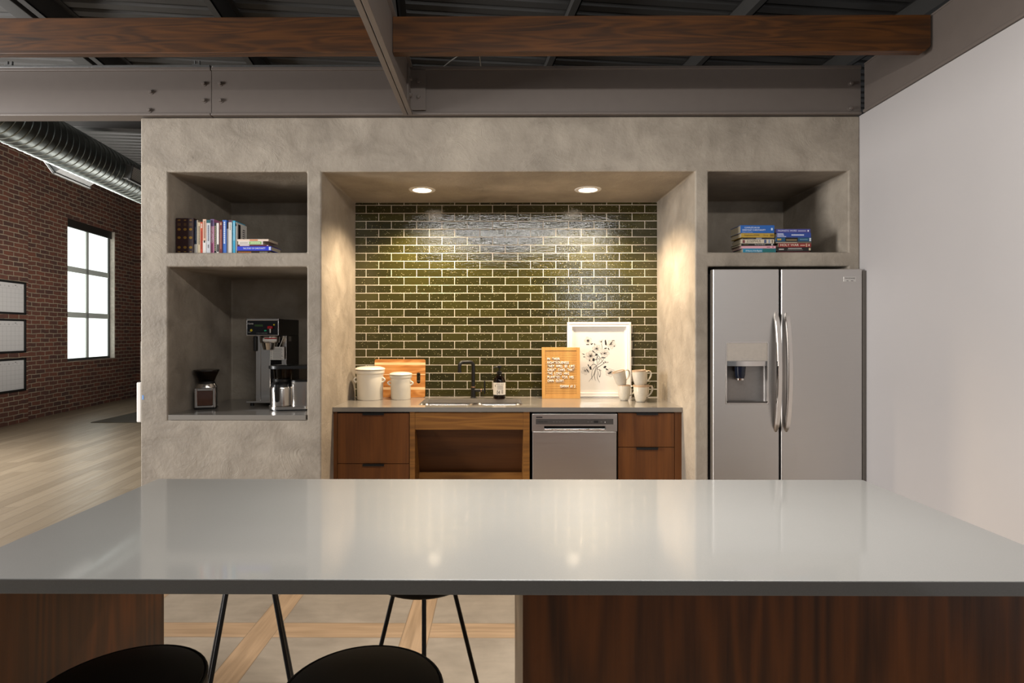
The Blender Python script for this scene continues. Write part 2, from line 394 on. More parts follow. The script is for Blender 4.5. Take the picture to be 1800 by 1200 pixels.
# brick side wall of the hall, in its own turned frame (local x runs along the wall, local -y faces the hall)
WR = (0, 0, R(90)+TB)
bxs = [2.0, 9.81, 10.964, 12.516, 13.35, 14.3, 19.0]; bzs = [-.02, .884, 3.475, 5.0]
bd = {(2, 1): None}
for j in range(3): bd[(0, j)] = -.10; bd[(4, j)] = -.13
BR = brick_mat()
wl = panel(bxs, bzs, bd, 6.50, .42, 'wall_left', BR); wl.rotation_euler = WR; tag(wl, kind='structure')
WHB = plain('whitewashed_reveal', '#b9b0a4', .85, nscale=18, var=.35)
tr = MB().box(12.500, 12.514, 6.512, 6.60, .885, 3.474).build('trim_1', WHB, rot=WR); tag(tr, kind='structure')
wn = bpy.data.objects.new('window_1', None); COL.objects.link(wn); wn.rotation_euler = WR; tag(wn, kind='structure')
WF = plain('dark_window_steel', '#3a3b38', .5)
fm = MB()
for a in ((10.966, 11.02, .886, 3.473), (12.46, 12.514, .886, 3.473), (10.966, 12.514, .886, .93), (10.966, 12.514, 3.41, 3.473)): fm.box(a[0], a[1], 6.60, 6.66, a[2], a[3], .004)
fm.build('window_frame', WF, wn)
MB().box(10.966, 12.5, 6.56, 6.60, 3.33, 3.472, .005).build('shade_cassette', plain('dark_header', '#26231f', .5), wn)
cols = [11.02, 11.71, 11.785, 12.46]; rows = [.93, 1.685, 1.785, 2.525, 2.625, 3.41]
mu = MB(); mu.box(11.71, 11.785, 6.605, 6.655, .93, 3.41)
for k in (1, 3): mu.box(11.02, 12.46, 6.605, 6.655, rows[k], rows[k+1])
mu.build('muntin', plain('grey_muntin', '#c3c7c0', .5), wn)
PANE = emit('daylight_frosted_pane', '#eef8f3', 1.35)
for r in range(3):
    for c in range(2):
        MB().box(cols[2*c], cols[2*c+1], 6.625, 6.635, rows[2*r], rows[2*r+1]).build('window_pane', PANE, wn)
wf = MB().box(-9.5, 12, 19.0, 19.3, 0, 5).build('wall_far', BR, rot=(0, 0, TB)); tag(wf, kind='structure')

# corrugated roof deck and purlins
ZD = 4.38
dk = bmesh.new(); prof = []
y = -5.0
while y < 20:
    prof += [(y, ZD), (y+.085, ZD), (y+.10, ZD+.04), (y+.135, ZD+.04)]; y += .15
pa = None
for (yy, zz) in prof:
    cur = (dk.verts.new((-8, yy, zz)), dk.verts.new((9, yy, zz)))
    if pa: dk.faces.new((pa[0], pa[1], cur[1], cur[0]))
    pa = cur
dm_ = MB(); dm_.bm.free(); dm_.bm = dk
DECK = plain('grey_roof_deck', '#4d4b49', .5, .2, nscale=5, var=.12)
ce = dm_.build('ceiling', DECK, rot=(0, 0, TB), smooth_angle=10); tag(ce, kind='structure')
so = ce.modifiers.new('solid', 'SOLIDIFY'); so.thickness = .01; so.offset = 1
PUR = plain('dark_purlin_steel', '#3b3937', .5, nscale=9)
plab = ['dark roof purlin at the far upper left corner of the kitchen ceiling', 'dark roof purlin crossing above the left wooden joist', 'dark roof purlin just beside the perpendicular steel beam',
        'dark roof purlin above the middle of the right wooden joist', 'dark roof purlin above the right part of the right wooden joist', 'dark roof purlin nearest the white wall']
for k in range(-1, 5):
    bx = -1.856+1.53*k; m = MB()
    m.box(bx-.035, bx+.035, -1, 15, 4.16, 4.172).box(bx+.023, bx+.035, -1, 15, 4.16, ZD).box(bx-.035, bx-.030, -1, 15, 4.172, 4.19).box(bx+.023, bx+.085, -1, 15, ZD-.012, ZD)
    tag(m.build('roof_purlin', PUR, rot=(0, 0, TB)), plab[k+1], 'roof beam', 'roof purlins')

# ------------------------------------------------------------------ steel beams
def bolts(par, pts, fn):
    for p in pts:
        m = MB(); M = fn(*p); m.cyl((0, 0, 0), .016, .004, 16, M=None); m.lathe([(0, .004), (.011, .004), (.011, .014), (.009, .016), (0, .016)], n=6)
        o = m.build('bolt', BEAMS, par); o.matrix_local = M
ZT = ZB+.315
def face_bolt(px, py): return Matrix.Translation((wx(px, D0-.004), D0-.016, wz(py, D0-.016, px))) @ Matrix.Rotation(R(90), 4, 'X')
def beam_x(name, x0, x1, label, bpts):
    o = thing(name, label, 'steel beam', (0, 0, 0))
    m = MB(); y = D0-.016
    m.box(x0, x1, y, y+.01, ZB+.02, ZT-.02).box(x0, x1, y-.012, y+.09, ZT-.022, ZT, .004).box(x0, x1, y-.014, y+.09, ZB+.004, ZB+.02, .004)
    m.build('beam_web', BEAMS, o); bolts(o, bpts, face_bolt); return o
xsp = wx(374, D0)
b1 = beam_x('steel_beam', -7.2, xsp-.002, 'grey steel channel beam above the left opening, running out of frame left', [(268, 162), (265, 194), (360.5, 147.5), (361, 177)])
MB().box(-7.2, xsp-.01, D0-.02, D0+.05, ZT+.001, ZT+.018, .003).build('top_track', GALV, b1)
for px in (18, 347):
    x = wx(px, D0); MB().box(x-.025, x+.025, D0-.018, D0+.03, ZT+.017, ZT+.024).cyl((x-.014, D0, ZT+.02), .006, .03, 10).cyl((x+.014, D0, ZT+.02), .006, .03, 10).build('beam_clip', GALV, b1)
b2 = beam_x('steel_beam', xsp+.002, XR-.004, 'grey steel channel beam above the concrete wall from the splice to the white wall', [(389, 147.5), (390, 177), (1493, 147), (1492, 191)])
MB().box(xsp+.004, -.61, D0-.02, D0+.05, ZT+.001, ZT+.016, .003).build('top_track', GALV, b2)
# perpendicular back-to-back channels
o = thing('steel_beam', 'grey double channel beam running from the camera to the concrete wall', 'steel beam', (-.575, 0, 0))
for sx in (-1, 1):
    m = MB(); yb = D0-.031
    a, b_ = sorted((sx*.002, sx*.030)); m.box(a, b_, .3, yb, ZB, ZB+.008, .003).box(a, b_, .3, yb, ZT-.01, ZT)
    a, b_ = sorted((sx*.002, sx*.009)); m.box(a, b_, .3, yb, ZB+.004, ZT-.005)
    a, b_ = sorted((sx*.026, sx*.030)); m.box(a, b_, .3, yb, ZB, ZB+.022, .001)
    m.build('channel', BEAMS, o)
MB().box(.01, .018, D0-.13, D0-.034, ZB+.03, ZT-.03).box(.018, .115, D0-.040, D0-.032, ZB+.03, ZT-.03).build('clip_angle', BEAMS, o)
for z in (2.91, 3.01):
    for q in (0, 1):
        M = Matrix.Translation((.018, D0-.08, z)) @ Matrix.Rotation(R(90), 4, 'Y') if q else Matrix.Translation((.07, D0-.04, z)) @ Matrix.Rotation(R(90), 4, 'X')
        bolts(o, [()], lambda: M)
# right-hand beam on the white wall
o = thing('steel_beam', 'grey steel channel beam lying along the top of the white wall', 'steel beam', (XR, 0, 0))
MB().box(-.002, .008, -.8, D0-.05, ZB+.004, ZT).box(-.014, .09, -.8, D0-.05, ZB+.002, ZB+.020, .004).box(-.006, .09, -.8, D0-.05, ZT-.012, ZT, .003).build('beam_web', BEAMS, o)
# wooden joists
jy0, jy1 = 3.05, 3.097
MB_ = MB().box(-7.0, -.612, jy0, jy1, 2.912, 3.104, .003)
tag(MB_.build('wooden_joist', JOIST), 'dark stained wooden joist left of the double steel beam', 'wooden joist', 'wooden joists')
tag(MB().prism([(-.563, 2.912), (2.28, 2.912), (2.322-.012, 2.94), (2.322-.012, 3.104), (-.563, 3.104)], jy1-jy0, M=Matrix(((1, 0, 0, 0), (0, 0, 1, jy0), (0, 1, 0, 0), (0, 0, 0, 1)))).build('wooden_joist', JOIST),
    'dark stained wooden joist ending with a clipped corner at the white wall', 'wooden joist', 'wooden joists')

WIRE = plain('pale_wire', '#9a958c', .5)
for pts_, lab in (([(770, 3.72, 0), (795, 3.66, 105), (812, 3.5, 94), (816, 3.101, 60)], 'thin pale slanting cable behind the right wooden joist'), ([(846, 3.72, 0), (843, 3.5, 98), (842, 3.101, 60)], 'thin pale upright cable behind the right wooden joist')):
    P = [(wx(a, d), d, wz(b, d, a) if b else ZT+.004) for a, d, b in pts_]
    tag(MB().tube(P, .0032, 8).build('hanging_cable', WIRE), lab, 'cable')

# ------------------------------------------------------------------ spiral duct
DU = plain('galvanised_duct', '#868c89', .3, 1, nscale=8, var=.15)
dr, dx_, dz_ = .23, -3.96, 3.42
o = thing('air_duct', 'silver spiral air duct hanging along the brick wall under the roof', 'air duct', (0, 0, 0), TB)
pf = []; y = 3.6
while y < 13.5:
    pf += [(dr, y), (dr, y+.086), (dr+.006, y+.090), (dr+.006, y+.096), (dr, y+.1)]; y += .1
MB().lathe(pf, n=48, M=Matrix.Translation((dx_, 0, dz_)) @ Matrix.Rotation(R(-90), 4, 'X')).build('duct_pipe', DU, o, 25)
def register(by, ang, nm):
    M = Matrix.Translation((dx_, by, dz_)) @ Matrix.Rotation(ang, 4, 'Y')
    m = MB(); m.box(dr-.03, dr+.075, -.32, .32, -.085, .085, .004, M); m.box(dr+.06, dr+.085, -.34, .34, -.1, -.075, .003, M).box(dr+.06, dr+.085, -.34, .34, .075, .1, .003, M).box(dr+.06, dr+.085, -.34, -.315, -.1, .1, .003, M).box(dr+.06, dr+.085, .315, .34, -.1, .1, .003, M)
    r_ = m.build('air_register', GALV, o)
    g = MB()
    for k in range(9): g.box(dr+.076, dr+.082, -.31, .31, -.07+.0165*k, -.064+.0165*k, 0, M)
    g.build('grille', WHT, r_)
register(7.72, R(10), 'a'); register(7.1, R(145), 'b')
tag(MB().box(dx_+.32, dx_+.47, 2, 14, 4.17, ZD, .005).build('roof_beam', PUR, rot=(0, 0, TB)), 'dark roof beam beside the spiral duct', 'roof beam')
tag(MB().box(-5.2, -1.2, 6.9, 7.02, 3.73, 3.86, .005).build('roof_beam', PUR, rot=(0, 0, TB)), 'dark crosswise roof beam seen above the spiral duct', 'roof beam')

# ------------------------------------------------------------------ hall things
CALM = plain('calendar_board', '#bdbab8', .35, var=.03)
for k, (z0, z1, lab) in enumerate(((1.687, 2.196, 'topmost of the three black framed wall calendars on brick'), (1.093, 1.615, 'middle of the three black framed wall calendars on brick'), (.495, 1.012, 'lowest of the three black framed wall calendars on brick'))):
    o = thing('wall_calendar', lab, 'calendar', (0, 0, 0), WR[2], 'wall calendars'); x1 = 9.726; x0 = x1-.70; yf = 6.40
    m = MB(); t = .032
    m.box(x0, x0+t, yf-.03, yf-.002, z0, z1, .003).box(x1-t, x1, yf-.03, yf-.002, z0, z1, .003).box(x0, x1, yf-.03, yf-.002, z0, z0+t, .003).box(x0, x1, yf-.03, yf-.002, z1-t, z1, .003)
    m.build('frame', BLACK, o)
    sh = MB().box(x0+t, x1-t, yf-.012, yf-.004, z0+t, z1-t).build('calendar_sheet', CALM, o)
    g = MB(); gx0, gx1, gz0, gz1 = x0+.05, x1-.05, z0+.05, z1-.115
    for i in range(8): g.box(gx0+(gx1-gx0)*i/7-.001, gx0+(gx1-gx0)*i/7+.001, yf-.0125, yf-.0119, gz0, gz1)
    for i in range(6): g.box(gx0, gx1, yf-.0125, yf-.0119, gz0+(gz1-gz0)*i/5-.001, gz0+(gz1-gz0)*i/5+.001)
    g.build('date_grid', plain('grey_print', '#8f8c8b', .6), sh)
    for i, ch in enumerate('SMTWTFS'): text(ch, .03, front(gx0+(gx1-gx0)*(i+.5)/7, yf-.013, gz1+.03), INK, sh)
    text('MAY', .018, front(x1-.21, yf-.013, z1-.06), INK, sh) if k == 9 else MB().box(x1-.225, x1-.195, yf-.013, yf-.0119, z1-.065, z1-.057).build('month_name', INK, sh)
MATM = plain('dark_mat_fibre', '#3f382c', .9, nscale=200, var=.3)
tag(MB().box(wx(159, 8.85), -3.4, 8.85, 10.3, -.003, .008, .004).build('floor_mat', MATM), 'flat dark floor mat on the hall planks beyond the concrete wall', 'mat')
o = thing('wall_box', 'white rounded box fixed to the left end of the concrete wall', 'box', (XL, 3.9, 0))
MB().box(-.034, -.001, -.22, -.02, .825, 1.086, .008, seg=3).build('cover', WHT, o)
MB().box(-.008, 0, -.21, -.03, .835, 1.076).build('back_plate', plain('seam_grey', '#9a9893', .6), o)
tag(MB().box(XL-.0135, XL+.001, 3.69, 3.88, 1.092, 1.352, .002).build('wall_plaque', plain('bronze_edge', '#6d6350', .5)), 'thin dull plaque on the wall end above the white box', 'plaque')
tag(MB().box(XL+.011, XL+.021, D0-.0012, D0-.0001, .975, 1.003).build('painter_tape', plain('blue_tape', '#6f9ad6', .7)), 'scrap of blue tape on the left corner of the concrete wall', 'tape')

# ------------------------------------------------------------------ downlights
LENS = emit('warm_lamp_lens', '#ffe9d0', 7)
for px, lab in ((742, 'left recessed downlight in the concrete alcove ceiling'), (1033.5, 'right recessed downlight in the concrete alcove ceiling')):
    d = 4.135; o = thing('downlight', lab, 'ceiling light', (wx(px, d), d, zt), 0, 'alcove downlights')
    MB().lathe([(.066, .0), (.068, -.006), (.094, -.004), (.097, .0), (.066, .0)], n=48).build('trim_ring', WHT, o)
    MB().lathe([(0, -.002), (.068, -.002)], n=40).build('lamp_lens', LENS, o)
    l = bpy.data.lights.new('downlight_lamp', 'SPOT'); l.energy = 140; l.color = (1, .79, .54); l.spot_size = R(140); l.spot_blend = .6; l.shadow_soft_size = .05
    lo = bpy.data.objects.new('downlight_lamp', l); COL.objects.link(lo); lo.location = (wx(px, d), d, zt-.02)

# ------------------------------------------------------------------ island
IZ, IY0, IY1 = .910, 1.149, 1.938; IX0, IX1 = wx(278, IY1), wx(1517, IY1)
tag(MB().box(IX0, IX1, IY0, IY1, IZ-.031, IZ, .002).build('island_countertop', ISQ), 'large grey quartz island countertop across the foreground', 'countertop')
xp = wx(288.5, 1.88)
tag(MB().box(xp-.036, xp, 1.19, 1.88, 0, IZ-.031, .0015).build('island_end_panel', ISL), 'brown wood end panel holding up the left end of the island', 'panel')
o = thing('island_cabinet', 'brown wood cabinet base under the right half of the island', 'cabinet', (0, 0, 0)); xq = wx(919, 1.28)
MB().box(xq+.019, IX1-.03, 1.295, 1.88, .0, IZ-.031).build('carcass', ISL, o)
MB().box(xq, IX1-.03, 1.28, 1.295, 0, IZ-.031, .001).build('back_panel', ISL, o)
MB().box(xq, xq+.019, 1.296, 1.88, 0, IZ-.031, .001).build('side_panel', wood('light_edge_panel', '#6a543c', '#8d7354', 2, 24, .3, .4), o)

# stools
UPH = plain('black_upholstery', '#0b0a0a', .55, nscale=300, var=.3)
st = thing('bar_stool', '', 'stool', (-.297, 1.248, 0), 0, 'black bar stools at the island')
MB().lathe([(0, .556), (.158, .556), (.172, .566), (.177, .585), (.176, .615), (.168, .628), (.14, .634), (.08, .637), (0, .638)], n=56).build('seat', UPH, st)
MB().tube([(.1745*math.cos(math.tau*k/48), .1745*math.sin(math.tau*k/48), .624) for k in range(49)], .0035, 8, False).build('piping', UPH, st)
for k in range(4):
    a = math.tau*k/4; c, s_ = math.cos(a), math.sin(a)
    MB().tube([(.093*c, .093*s_, .557), (.228*c, .228*s_, .0)], .0075, 12).build('leg', BLACK, st)
va = math.atan2(1.248, -.297)
st.rotation_euler.z = .6; st['label'] = 'round black bar stool, right one of the two on the camera side of the island'
dup(st, (-.836, 1.248, 0), .9, 'round black bar stool, left one of the two on the camera side of the island')
dup(st, (-.256, 1.973, 0), .13, 'black bar stool on the far side of the island, nearest the cabinet base')
dup(st, (-.90, 2.06, 0), R(45)+.41, 'black bar stool on the far side of the island, nearest the left end panel')

# ------------------------------------------------------------------ kitchen counter, sink, cabinets
sx0, sx1, sy0, sy1 = -.565, .178, 4.03, 4.40
tag(MB().prism([(ax0+.001, D1), (ax1-.001, D1), (ax1-.001, D2), (ax0+.001, D2)], -.031, Matrix.Translation((0, 0, CT)), [rrect(sx0, sx1, sy0, sy1, .035)]).build('countertop', KQ), 'grey quartz kitchen countertop in the concrete alcove', 'countertop')
o = thing('sink', 'double bowl stainless steel undermount sink in the alcove counter', 'sink', (0, 0, 0)); xm = wx(834, 4.2)
def bowl(x0, x1, nm):
    b = bmesh.new(); L = []
    for (ins, z, r) in ((-.004, CT-.033, .04), (.004, CT-.05, .05), (.012, CT-.2, .06), (.05, CT-.215, .06)):
        L.append([b.verts.new((x, y, z)) for x, y in rrect(x0+ins, x1-ins, sy0+ins, sy1-ins, r)])
    for A, B in zip(L, L[1:]):
        for i in range(len(A)): b.faces.new((A[i], A[(i+1) % len(A)], B[(i+1) % len(A)], B[i])).smooth = True
    b.faces.new(L[-1]); bmesh.ops.recalc_face_normals(b, faces=b.faces)
    m = MB(); m.bm.free(); m.bm = b; q = m.build(nm, SINKM, o)
    MB().lathe([(0, .001), (.035, .001), (.04, .004), (.045, .001)], ((x0+x1)/2, 4.22, CT-.215), 24).build('drain', CHR, q)
bowl(sx0-.002, xm-.012, 'basin'); bowl(xm+.012, sx1+.002, 'basin')
MB().box(xm-.014, xm+.014, sy0+.001, sy1-.001, CT-.06, CT-.036, .006).build('divider', SINKM, o)

FD = 3.94; TOPZ = CT-.033
def X(px): return wx(px, FD)
def Zf(py): return wz(py, FD)
def cabinet(px0, px1, p_draw, label, fill):
    o = thing('base_cabinet', label, 'cabinet', (0, 0, 0))
    MB().box(X(px0), X(px1), FD+.022, D2-.02, .09, TOPZ).build('carcass', plain('dark_gap', '#140b06', .8), o)
    MB().box(X(px0), X(px1), FD+.07, FD+.09, .0, .09).build('toe_kick', BLACK, o)
    MB().box(X(fill[0]), X(fill[1]), FD+.001, FD+.02, .09, TOPZ, .001).build('filler_strip', CAB, o)
    for z0, z1 in p_draw:
        d = MB().box(X(px0 if fill[0] != px0 else fill[1])+.003, X(px1 if fill[1] != px1 else fill[0])-.003, FD, FD+.02, z0, z1, .0012).build('drawer_front', CAB, o)
        xc = (X(px0 if fill[0] != px0 else fill[1])+X(px1 if fill[1] != px1 else fill[0]))/2+.003; hw = .074
        MB().box(xc-hw, xc+hw, FD-.018, FD+.004, z1+.0005, z1+.003).box(xc-hw, xc+hw, FD-.0185, FD-.0165, z1-.012, z1+.003).build('edge_pull', BLACK, d)
zg = Zf(815)
cabinet(583, 720, [(zg+.002, Zf(726)), (Zf(905), zg-.002), (.1, Zf(905)-.004)], 'brown drawer cabinet under the left end of the alcove counter', (583, 592.5))
zg = Zf(785.5)
cabinet(1086, 1198.5, [(zg+.002, Zf(725.5)), (Zf(848), zg-.002), (.1, Zf(848)-.004)], 'brown drawer cabinet right of the dishwasher', (1186, 1198.5))
o = thing('sink_cabinet', 'open wooden knee space cabinet under the sink', 'cabinet', (0, 0, 0))
MB().box(X(720.3), X(729.5), FD-.002, FD+.5, 0, TOPZ, .001).build('post', CABH, o); MB().box(X(920), X(931), FD-.002, FD+.5, 0, TOPZ, .001).build('post', CABH, o)
MB().box(X(729.6), X(919.9), FD-.001, FD+.02, Zf(755), Zf(725), .001).build('apron_rail', CABH, o)
b = bmesh.new()
pb = [(X(729.6), FD+.06, Zf(756)), (X(919.9), FD+.06, Zf(756)), (X(919.9), FD+.30, .25), (X(729.6), FD+.30, .25)]
f = b.faces.new([b.verts.new(p) for p in pb]); r_ = bmesh.ops.extrude_face_region(b, geom=[f]); bmesh.ops.translate(b, verts=[g for g in r_['geom'] if isinstance(g, bmesh.types.BMVert)], vec=(0, .018, 0)); bmesh.ops.recalc_face_normals(b, faces=b.faces)
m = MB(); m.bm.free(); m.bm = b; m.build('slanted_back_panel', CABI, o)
MB().box(X(729.6), X(919.9), FD+.19, FD+.21, .34, .392, .001).build('lower_rail', CABH, o)

# dishwasher
o = thing('dishwasher', 'stainless steel dishwasher between the sink cabinet and right drawers', 'dishwasher', (0, 0, 0)); xa, xb = X(935), X(1083.5); zc = Zf(757)
MB().box(xa+.004, xb-.004, FD+.01, D2-.03, .1, TOPZ-.002).build('tub_casing', plain('dishwasher_dark', '#0d0d0d', .6), o)
MB().box(xa+.004, xb-.004, FD+.05, FD+.06, 0, .1).build('kick_plate', BLACK, o)
dr_ = MB().box(xa+.003, xb-.003, FD-.018, FD+.01, .105, zc-.002, .003).build('door', SS, o)
cpz = Zf(726.5)
pa_ = panel([xa, X(956), X(1063.5), xb], [zc, Zf(755), Zf(747.5), cpz], {(1, 1): .035}, FD-.022, .03+.02, 'control_panel', SS, o); bevel(pa_, .0015)
MB().box(X(941.5), X(1077), FD-.0228, FD-.0215, Zf(744.5), Zf(735), 0).build('control_strip', plain('charcoal_strip', '#4b4744', .35), pa_)
MB().box(X(956), X(1063.5), FD-.022, FD-.010, Zf(755.3), Zf(752.4), .002).build('handle_lip', SSB, pa_)
m = MB(); yl = FD-.0232
m.box(X(942), X(953), yl, yl+.001, Zf(733.2), Zf(731.3)).build('sticker', INK, pa_)
text('FRIGIDAIRE', .0125, front(X(953.5), yl, Zf(740.2)), INK, pa_, squeeze=1.1)
for p in [972.9+5.3*k for k in range(6)]+[1033, 1039, 1056]: MB().box(X(p-1.5), X(p+1.5), yl, yl+.001, Zf(740.6), Zf(739.8)).build('button', GALV, pa_)
MB().box(X(1043), X(1050.5), yl, yl+.001, Zf(742), Zf(738)).build('display', INK, pa_)
MB().box(X(1062), X(1063), yl, yl+.001, Zf(742), Zf(739.6)).build('indicator_light', WHT, pa_)

# ------------------------------------------------------------------ refrigerator
FY = 3.61
o = thing('refrigerator', 'stainless side by side refrigerator with ice dispenser in the concrete niche', 'refrigerator', (0, 0, 0))
def XF(px): return wx(px, FY)
def ZF(py, px=1380): return wz(py, FY, px)
ztop = ZF(472.5)
MB().box(rx0+.018, rx1-.012, FY+.056, FY+.72, .03, ztop-.022, .004).build('body', plain('fridge_case_grey', '#4d4a48', .5), o)
MB().box(rx0+.02, rx0+.10, FY+.052, FY+.12, ztop-.02, ztop+.001, .003).build('hinge_cover', BLKP, o)
MB().box(rx1-.10, rx1-.02, FY+.052, FY+.12, ztop-.02, ztop+.001, .003).build('hinge_cover', BLKP, o)
dx = [XF(1253.5), XF(1276.5), XF(1349.5), XF(1369.5)]; dz = [.06, ZF(709.5), ZF(642.5), ztop]
ld = panel(dx, dz, {(1, 1): .052}, FY, .054, 'freezer_door', SS, o); bevel(ld, .006, 3)
MB().box(dx[0]+.008, dx[3]-.004, FY+.046, FY+.058, .07, ztop-.01).build('gasket', BLACK, ld)
rd = MB().box(XF(1373.3), XF(1516.5), FY, FY+.054, .06, ztop, .007, seg=3).build('fridge_door', SS, o)
bz = MB(); x0, x1, z0, z1 = XF(1276), XF(1350), ZF(710), ZF(601)
bz.prism(rrect(x0, x1, z0, z1, .008), .006, front(0, FY-.004, 0), [rrect(x0+.005, x1-.005, z0+.006, z1-.005, .006)])
bz.build('dispenser_bezel', CHR, ld)
MB().box(x0+.006, x1-.006, FY-.004, FY+.002, ZF(634), z1-.006, .002).build('dispenser_panel', plain('dispenser_silver', '#c2b9ae', .35, .3), ld)
for px, py, q in [(1288.5, 611.3+6.5*k, 2) for k in range(4)]+[(1336.5, 611.3+6.5*k, 1.5) for k in range(4)]+[(p, 631, 4) for p in (1303, 1311, 1320)]:
    MB().box(XF(px), XF(px+q), FY-.0046, FY-.0038, ZF(py), ZF(py-.8)).build('touch_key', INKG, ld)
m = MB(); pts = []
for k in range(13):
    u = -1+k/6; pts.append((x0+.006+(x1-x0-.012)*(k/12), FY-.006-.016*(1-u*u)))
pts += [(x1-.006, FY+.02), (x0+.006, FY+.02)]
m.prism(pts, ZF(634.5)-ZF(643), Matrix.Translation((0, 0, ZF(643))), smooth=True); m.build('dispenser_lip', CHR, ld)
cv = bmesh.new(); pv = None
for k in range(17):      # curved cavity back
    a = math.pi*k/16; q = (x0+.006+(x1-x0-.012)*(1-math.cos(a))/2, FY+.003+.042*math.sin(a)**.5)
    cur = (cv.verts.new((*q, z0+.006)), cv.verts.new((*q, ZF(643))))
    if pv: cv.faces.new((pv[0], cur[0], cur[1], pv[1])).smooth = True
    pv = cur
m = MB(); m.bm.free(); m.bm = cv; m.build('dispenser_cavity', plain('cavity_grey', '#8c8783', .3, .7), ld)
xc = XF(1302); m = MB(); m.lathe([(0, .0), (.024, 0), (.030, .02), (.034, .075), (0, .075)], (xc, FY+.01, ZF(665)), 28).build('ice_chute', plain('blue_black_plastic', '#101827', .15), ld)
m = MB().lathe([(.02, 0), (.026, .0), (.028, .012), (.0, .012)], (xc, FY+.01, ZF(668)), 28); m.build('spout_ring', CHR, ld)
MB().box(x0+.012, x1-.012, FY-.002, FY+.045, z0+.004, z0+.016, .003).build('drip_tray', SSD, ld)
for px, par in ((1363.5, ld), (1382, rd)):
    xh = XF(px); zt_, zb_ = ZF(549), ZF(759); pts = []; n = 22
    m = MB(); b = bmesh.new(); pv = None
    for k in range(n+1):
        u = k/n; z = zb_+(zt_-zb_)*u; bow = math.sin(math.pi*u)**.55; yo = FY-.004-.058*bow; yi = FY+.001-.034*max(0, math.sin(math.pi*min(1, max(0, (u-.04)/.92))))**.5 if .03 < u < .97 else FY
        hw = .015*min(1, (math.sin(math.pi*u)*5+.35))
        ring = [b.verts.new(p) for p in ((xh-hw*.75, yo, z), (xh+hw*.75, yo, z), (xh+hw, yo+.006, z), (xh+hw, max(yi, yo+.012), z), (xh-hw, max(yi, yo+.012), z), (xh-hw, yo+.006, z))]
        if pv:
            for j in range(6): b.faces.new((pv[j], pv[(j+1) % 6], ring[(j+1) % 6], ring[j])).smooth = True
        else: b.faces.new(ring[::-1])
        pv = ring
    b.faces.new(pv); bmesh.ops.recalc_face_normals(b, faces=b.faces)
    m.bm.free(); m.bm = b; m.build('door_handle', CHR, par, 50)
bd_ = MB().box(XF(1482.5), XF(1504), FY-.003, FY+.001, ZF(495), ZF(486.5), .0008).build('badge', plain('badge_silver', '#cfcbc6', .3, .4), rd)
text('FRIGIDAIRE', .0135, front(XF(1493.6), FY-.0034, ZF(489.3)), INK, bd_, squeeze=.95)
MB().box(XF(1487.5), XF(1491), FY-.0034, FY-.0028, ZF(493.9), ZF(493.1)).box(XF(1495), XF(1499.5), FY-.0034, FY-.0028, ZF(493.9), ZF(493.1)).build('small_print', INK, bd_)
tag(MB().box(XR-.018, XR-.0005, 3.602, 3.664, 0, wz(474, 3.56, 1524), .001).build('filler_panel', plain('filler_grey', '#5b554f', .5)), 'narrow grey filler panel between the refrigerator and white wall', 'panel')

# ------------------------------------------------------------------ things on the alcove counter
def canister(px, py_top, d, rb, h, label):
    x = wx(px, d); o = thing('canister', label, 'canister', (x, d, CT), 0, 'white lidded canisters'); r = rb
    MB().lathe([(0, 0), (r*.95, 0), (r, .006), (r*1.03, h*.80), (r*1.03, h*.82), (r*1.10, h*.845), (r*1.12, h*.87), (r*1.12, h*.93), (r*1.11, h*.945), (r*1.04, h*.95), (r*1.0, h*.94), (r*.98, h*.5), (0, h*.5)], n=56).build('jar', CERW, o)
    MB().lathe([(0, h*.955), (r*1.09, h*.955), (r*1.165, h*.972), (r*1.165, h*.99), (r*1.10, h*1.02), (r*.8, h*1.06), (r*.4, h*1.075), (0, h*1.075)], n=56).build('lid', CERW, o)
    for s_ in (-1, 1):
        a0 = R(200) if s_ < 0 else R(-20)
        pts = [(s_*(r*1.0+.020*math.sin(math.pi*k/10)), -.25*r+ .0*k, h*(.72-.16*k/10)) for k in range(11)]
        m = MB().tube(pts, .0065, 10); m.build('handle', CERW, o)
canister(650.5, 644, 4.385, .099, .238, 'larger white lidded ceramic canister at the left of the counter')
canister(704.5, 655, 4.402, .0765, .196, 'smaller white lidded ceramic canister before the cutting board')

def board_mat():
    m = N('striped_acacia_board'); v = m.coord(); sep = m.n('ShaderNodeSeparateXYZ', i_0=v)
    g = m.noise(m.coord(scale=(3, 30, 55)), 1, 4, .6, .6); wv = m.noise(m.coord(scale=(2.2, 1, 9)), 1, 2, .5, .4)
    rings = m.math('ADD', m.math('MULTIPLY', m.math('SINE', m.math('MULTIPLY', wv, 40)), .25), .5)
    base = m.ramp(m.math('ADD', m.math('MULTIPLY', g, .6), m.math('MULTIPLY', rings, .4)), [(.2, '#8a4f1e'), (.5, '#b97a39'), (.8, '#d9a566')])
    st_ = m.ramp(sep.outputs[2], [(0, (0,)*3), (.155/1, (1,)*3), (.172, (0,)*3), (.434, (0,)*3), (.436, (.8,)*3), (.444, (0,)*3), (.245+.0, (0,)*3)][:3])
    z = sep.outputs[2]
    def band(a, b): return m.math('MULTIPLY', m.math('GREATER_THAN', z, a), m.math('LESS_THAN', z, b))
    l = m.math('MAXIMUM', m.math('MAXIMUM', band(.257, .277), band(.179, .186)), band(.062, .082))
    m.p('Base Color', m.mix(l, base, m.ramp(g, [(.3, '#dcb683'), (.7, '#efd2a6')]))).p('Roughness', .42); return m.m
d = 4.504; x0, x1 = wx(657.5, d), wx(747, d); wd = x1-x0
o = thing('cutting_board', 'striped wooden cutting board with a slot leaning on the tiles', 'cutting board', (x0, d, CT)); o.rotation_euler = (R(-4.4), 0, 0)
hx = wd*.868
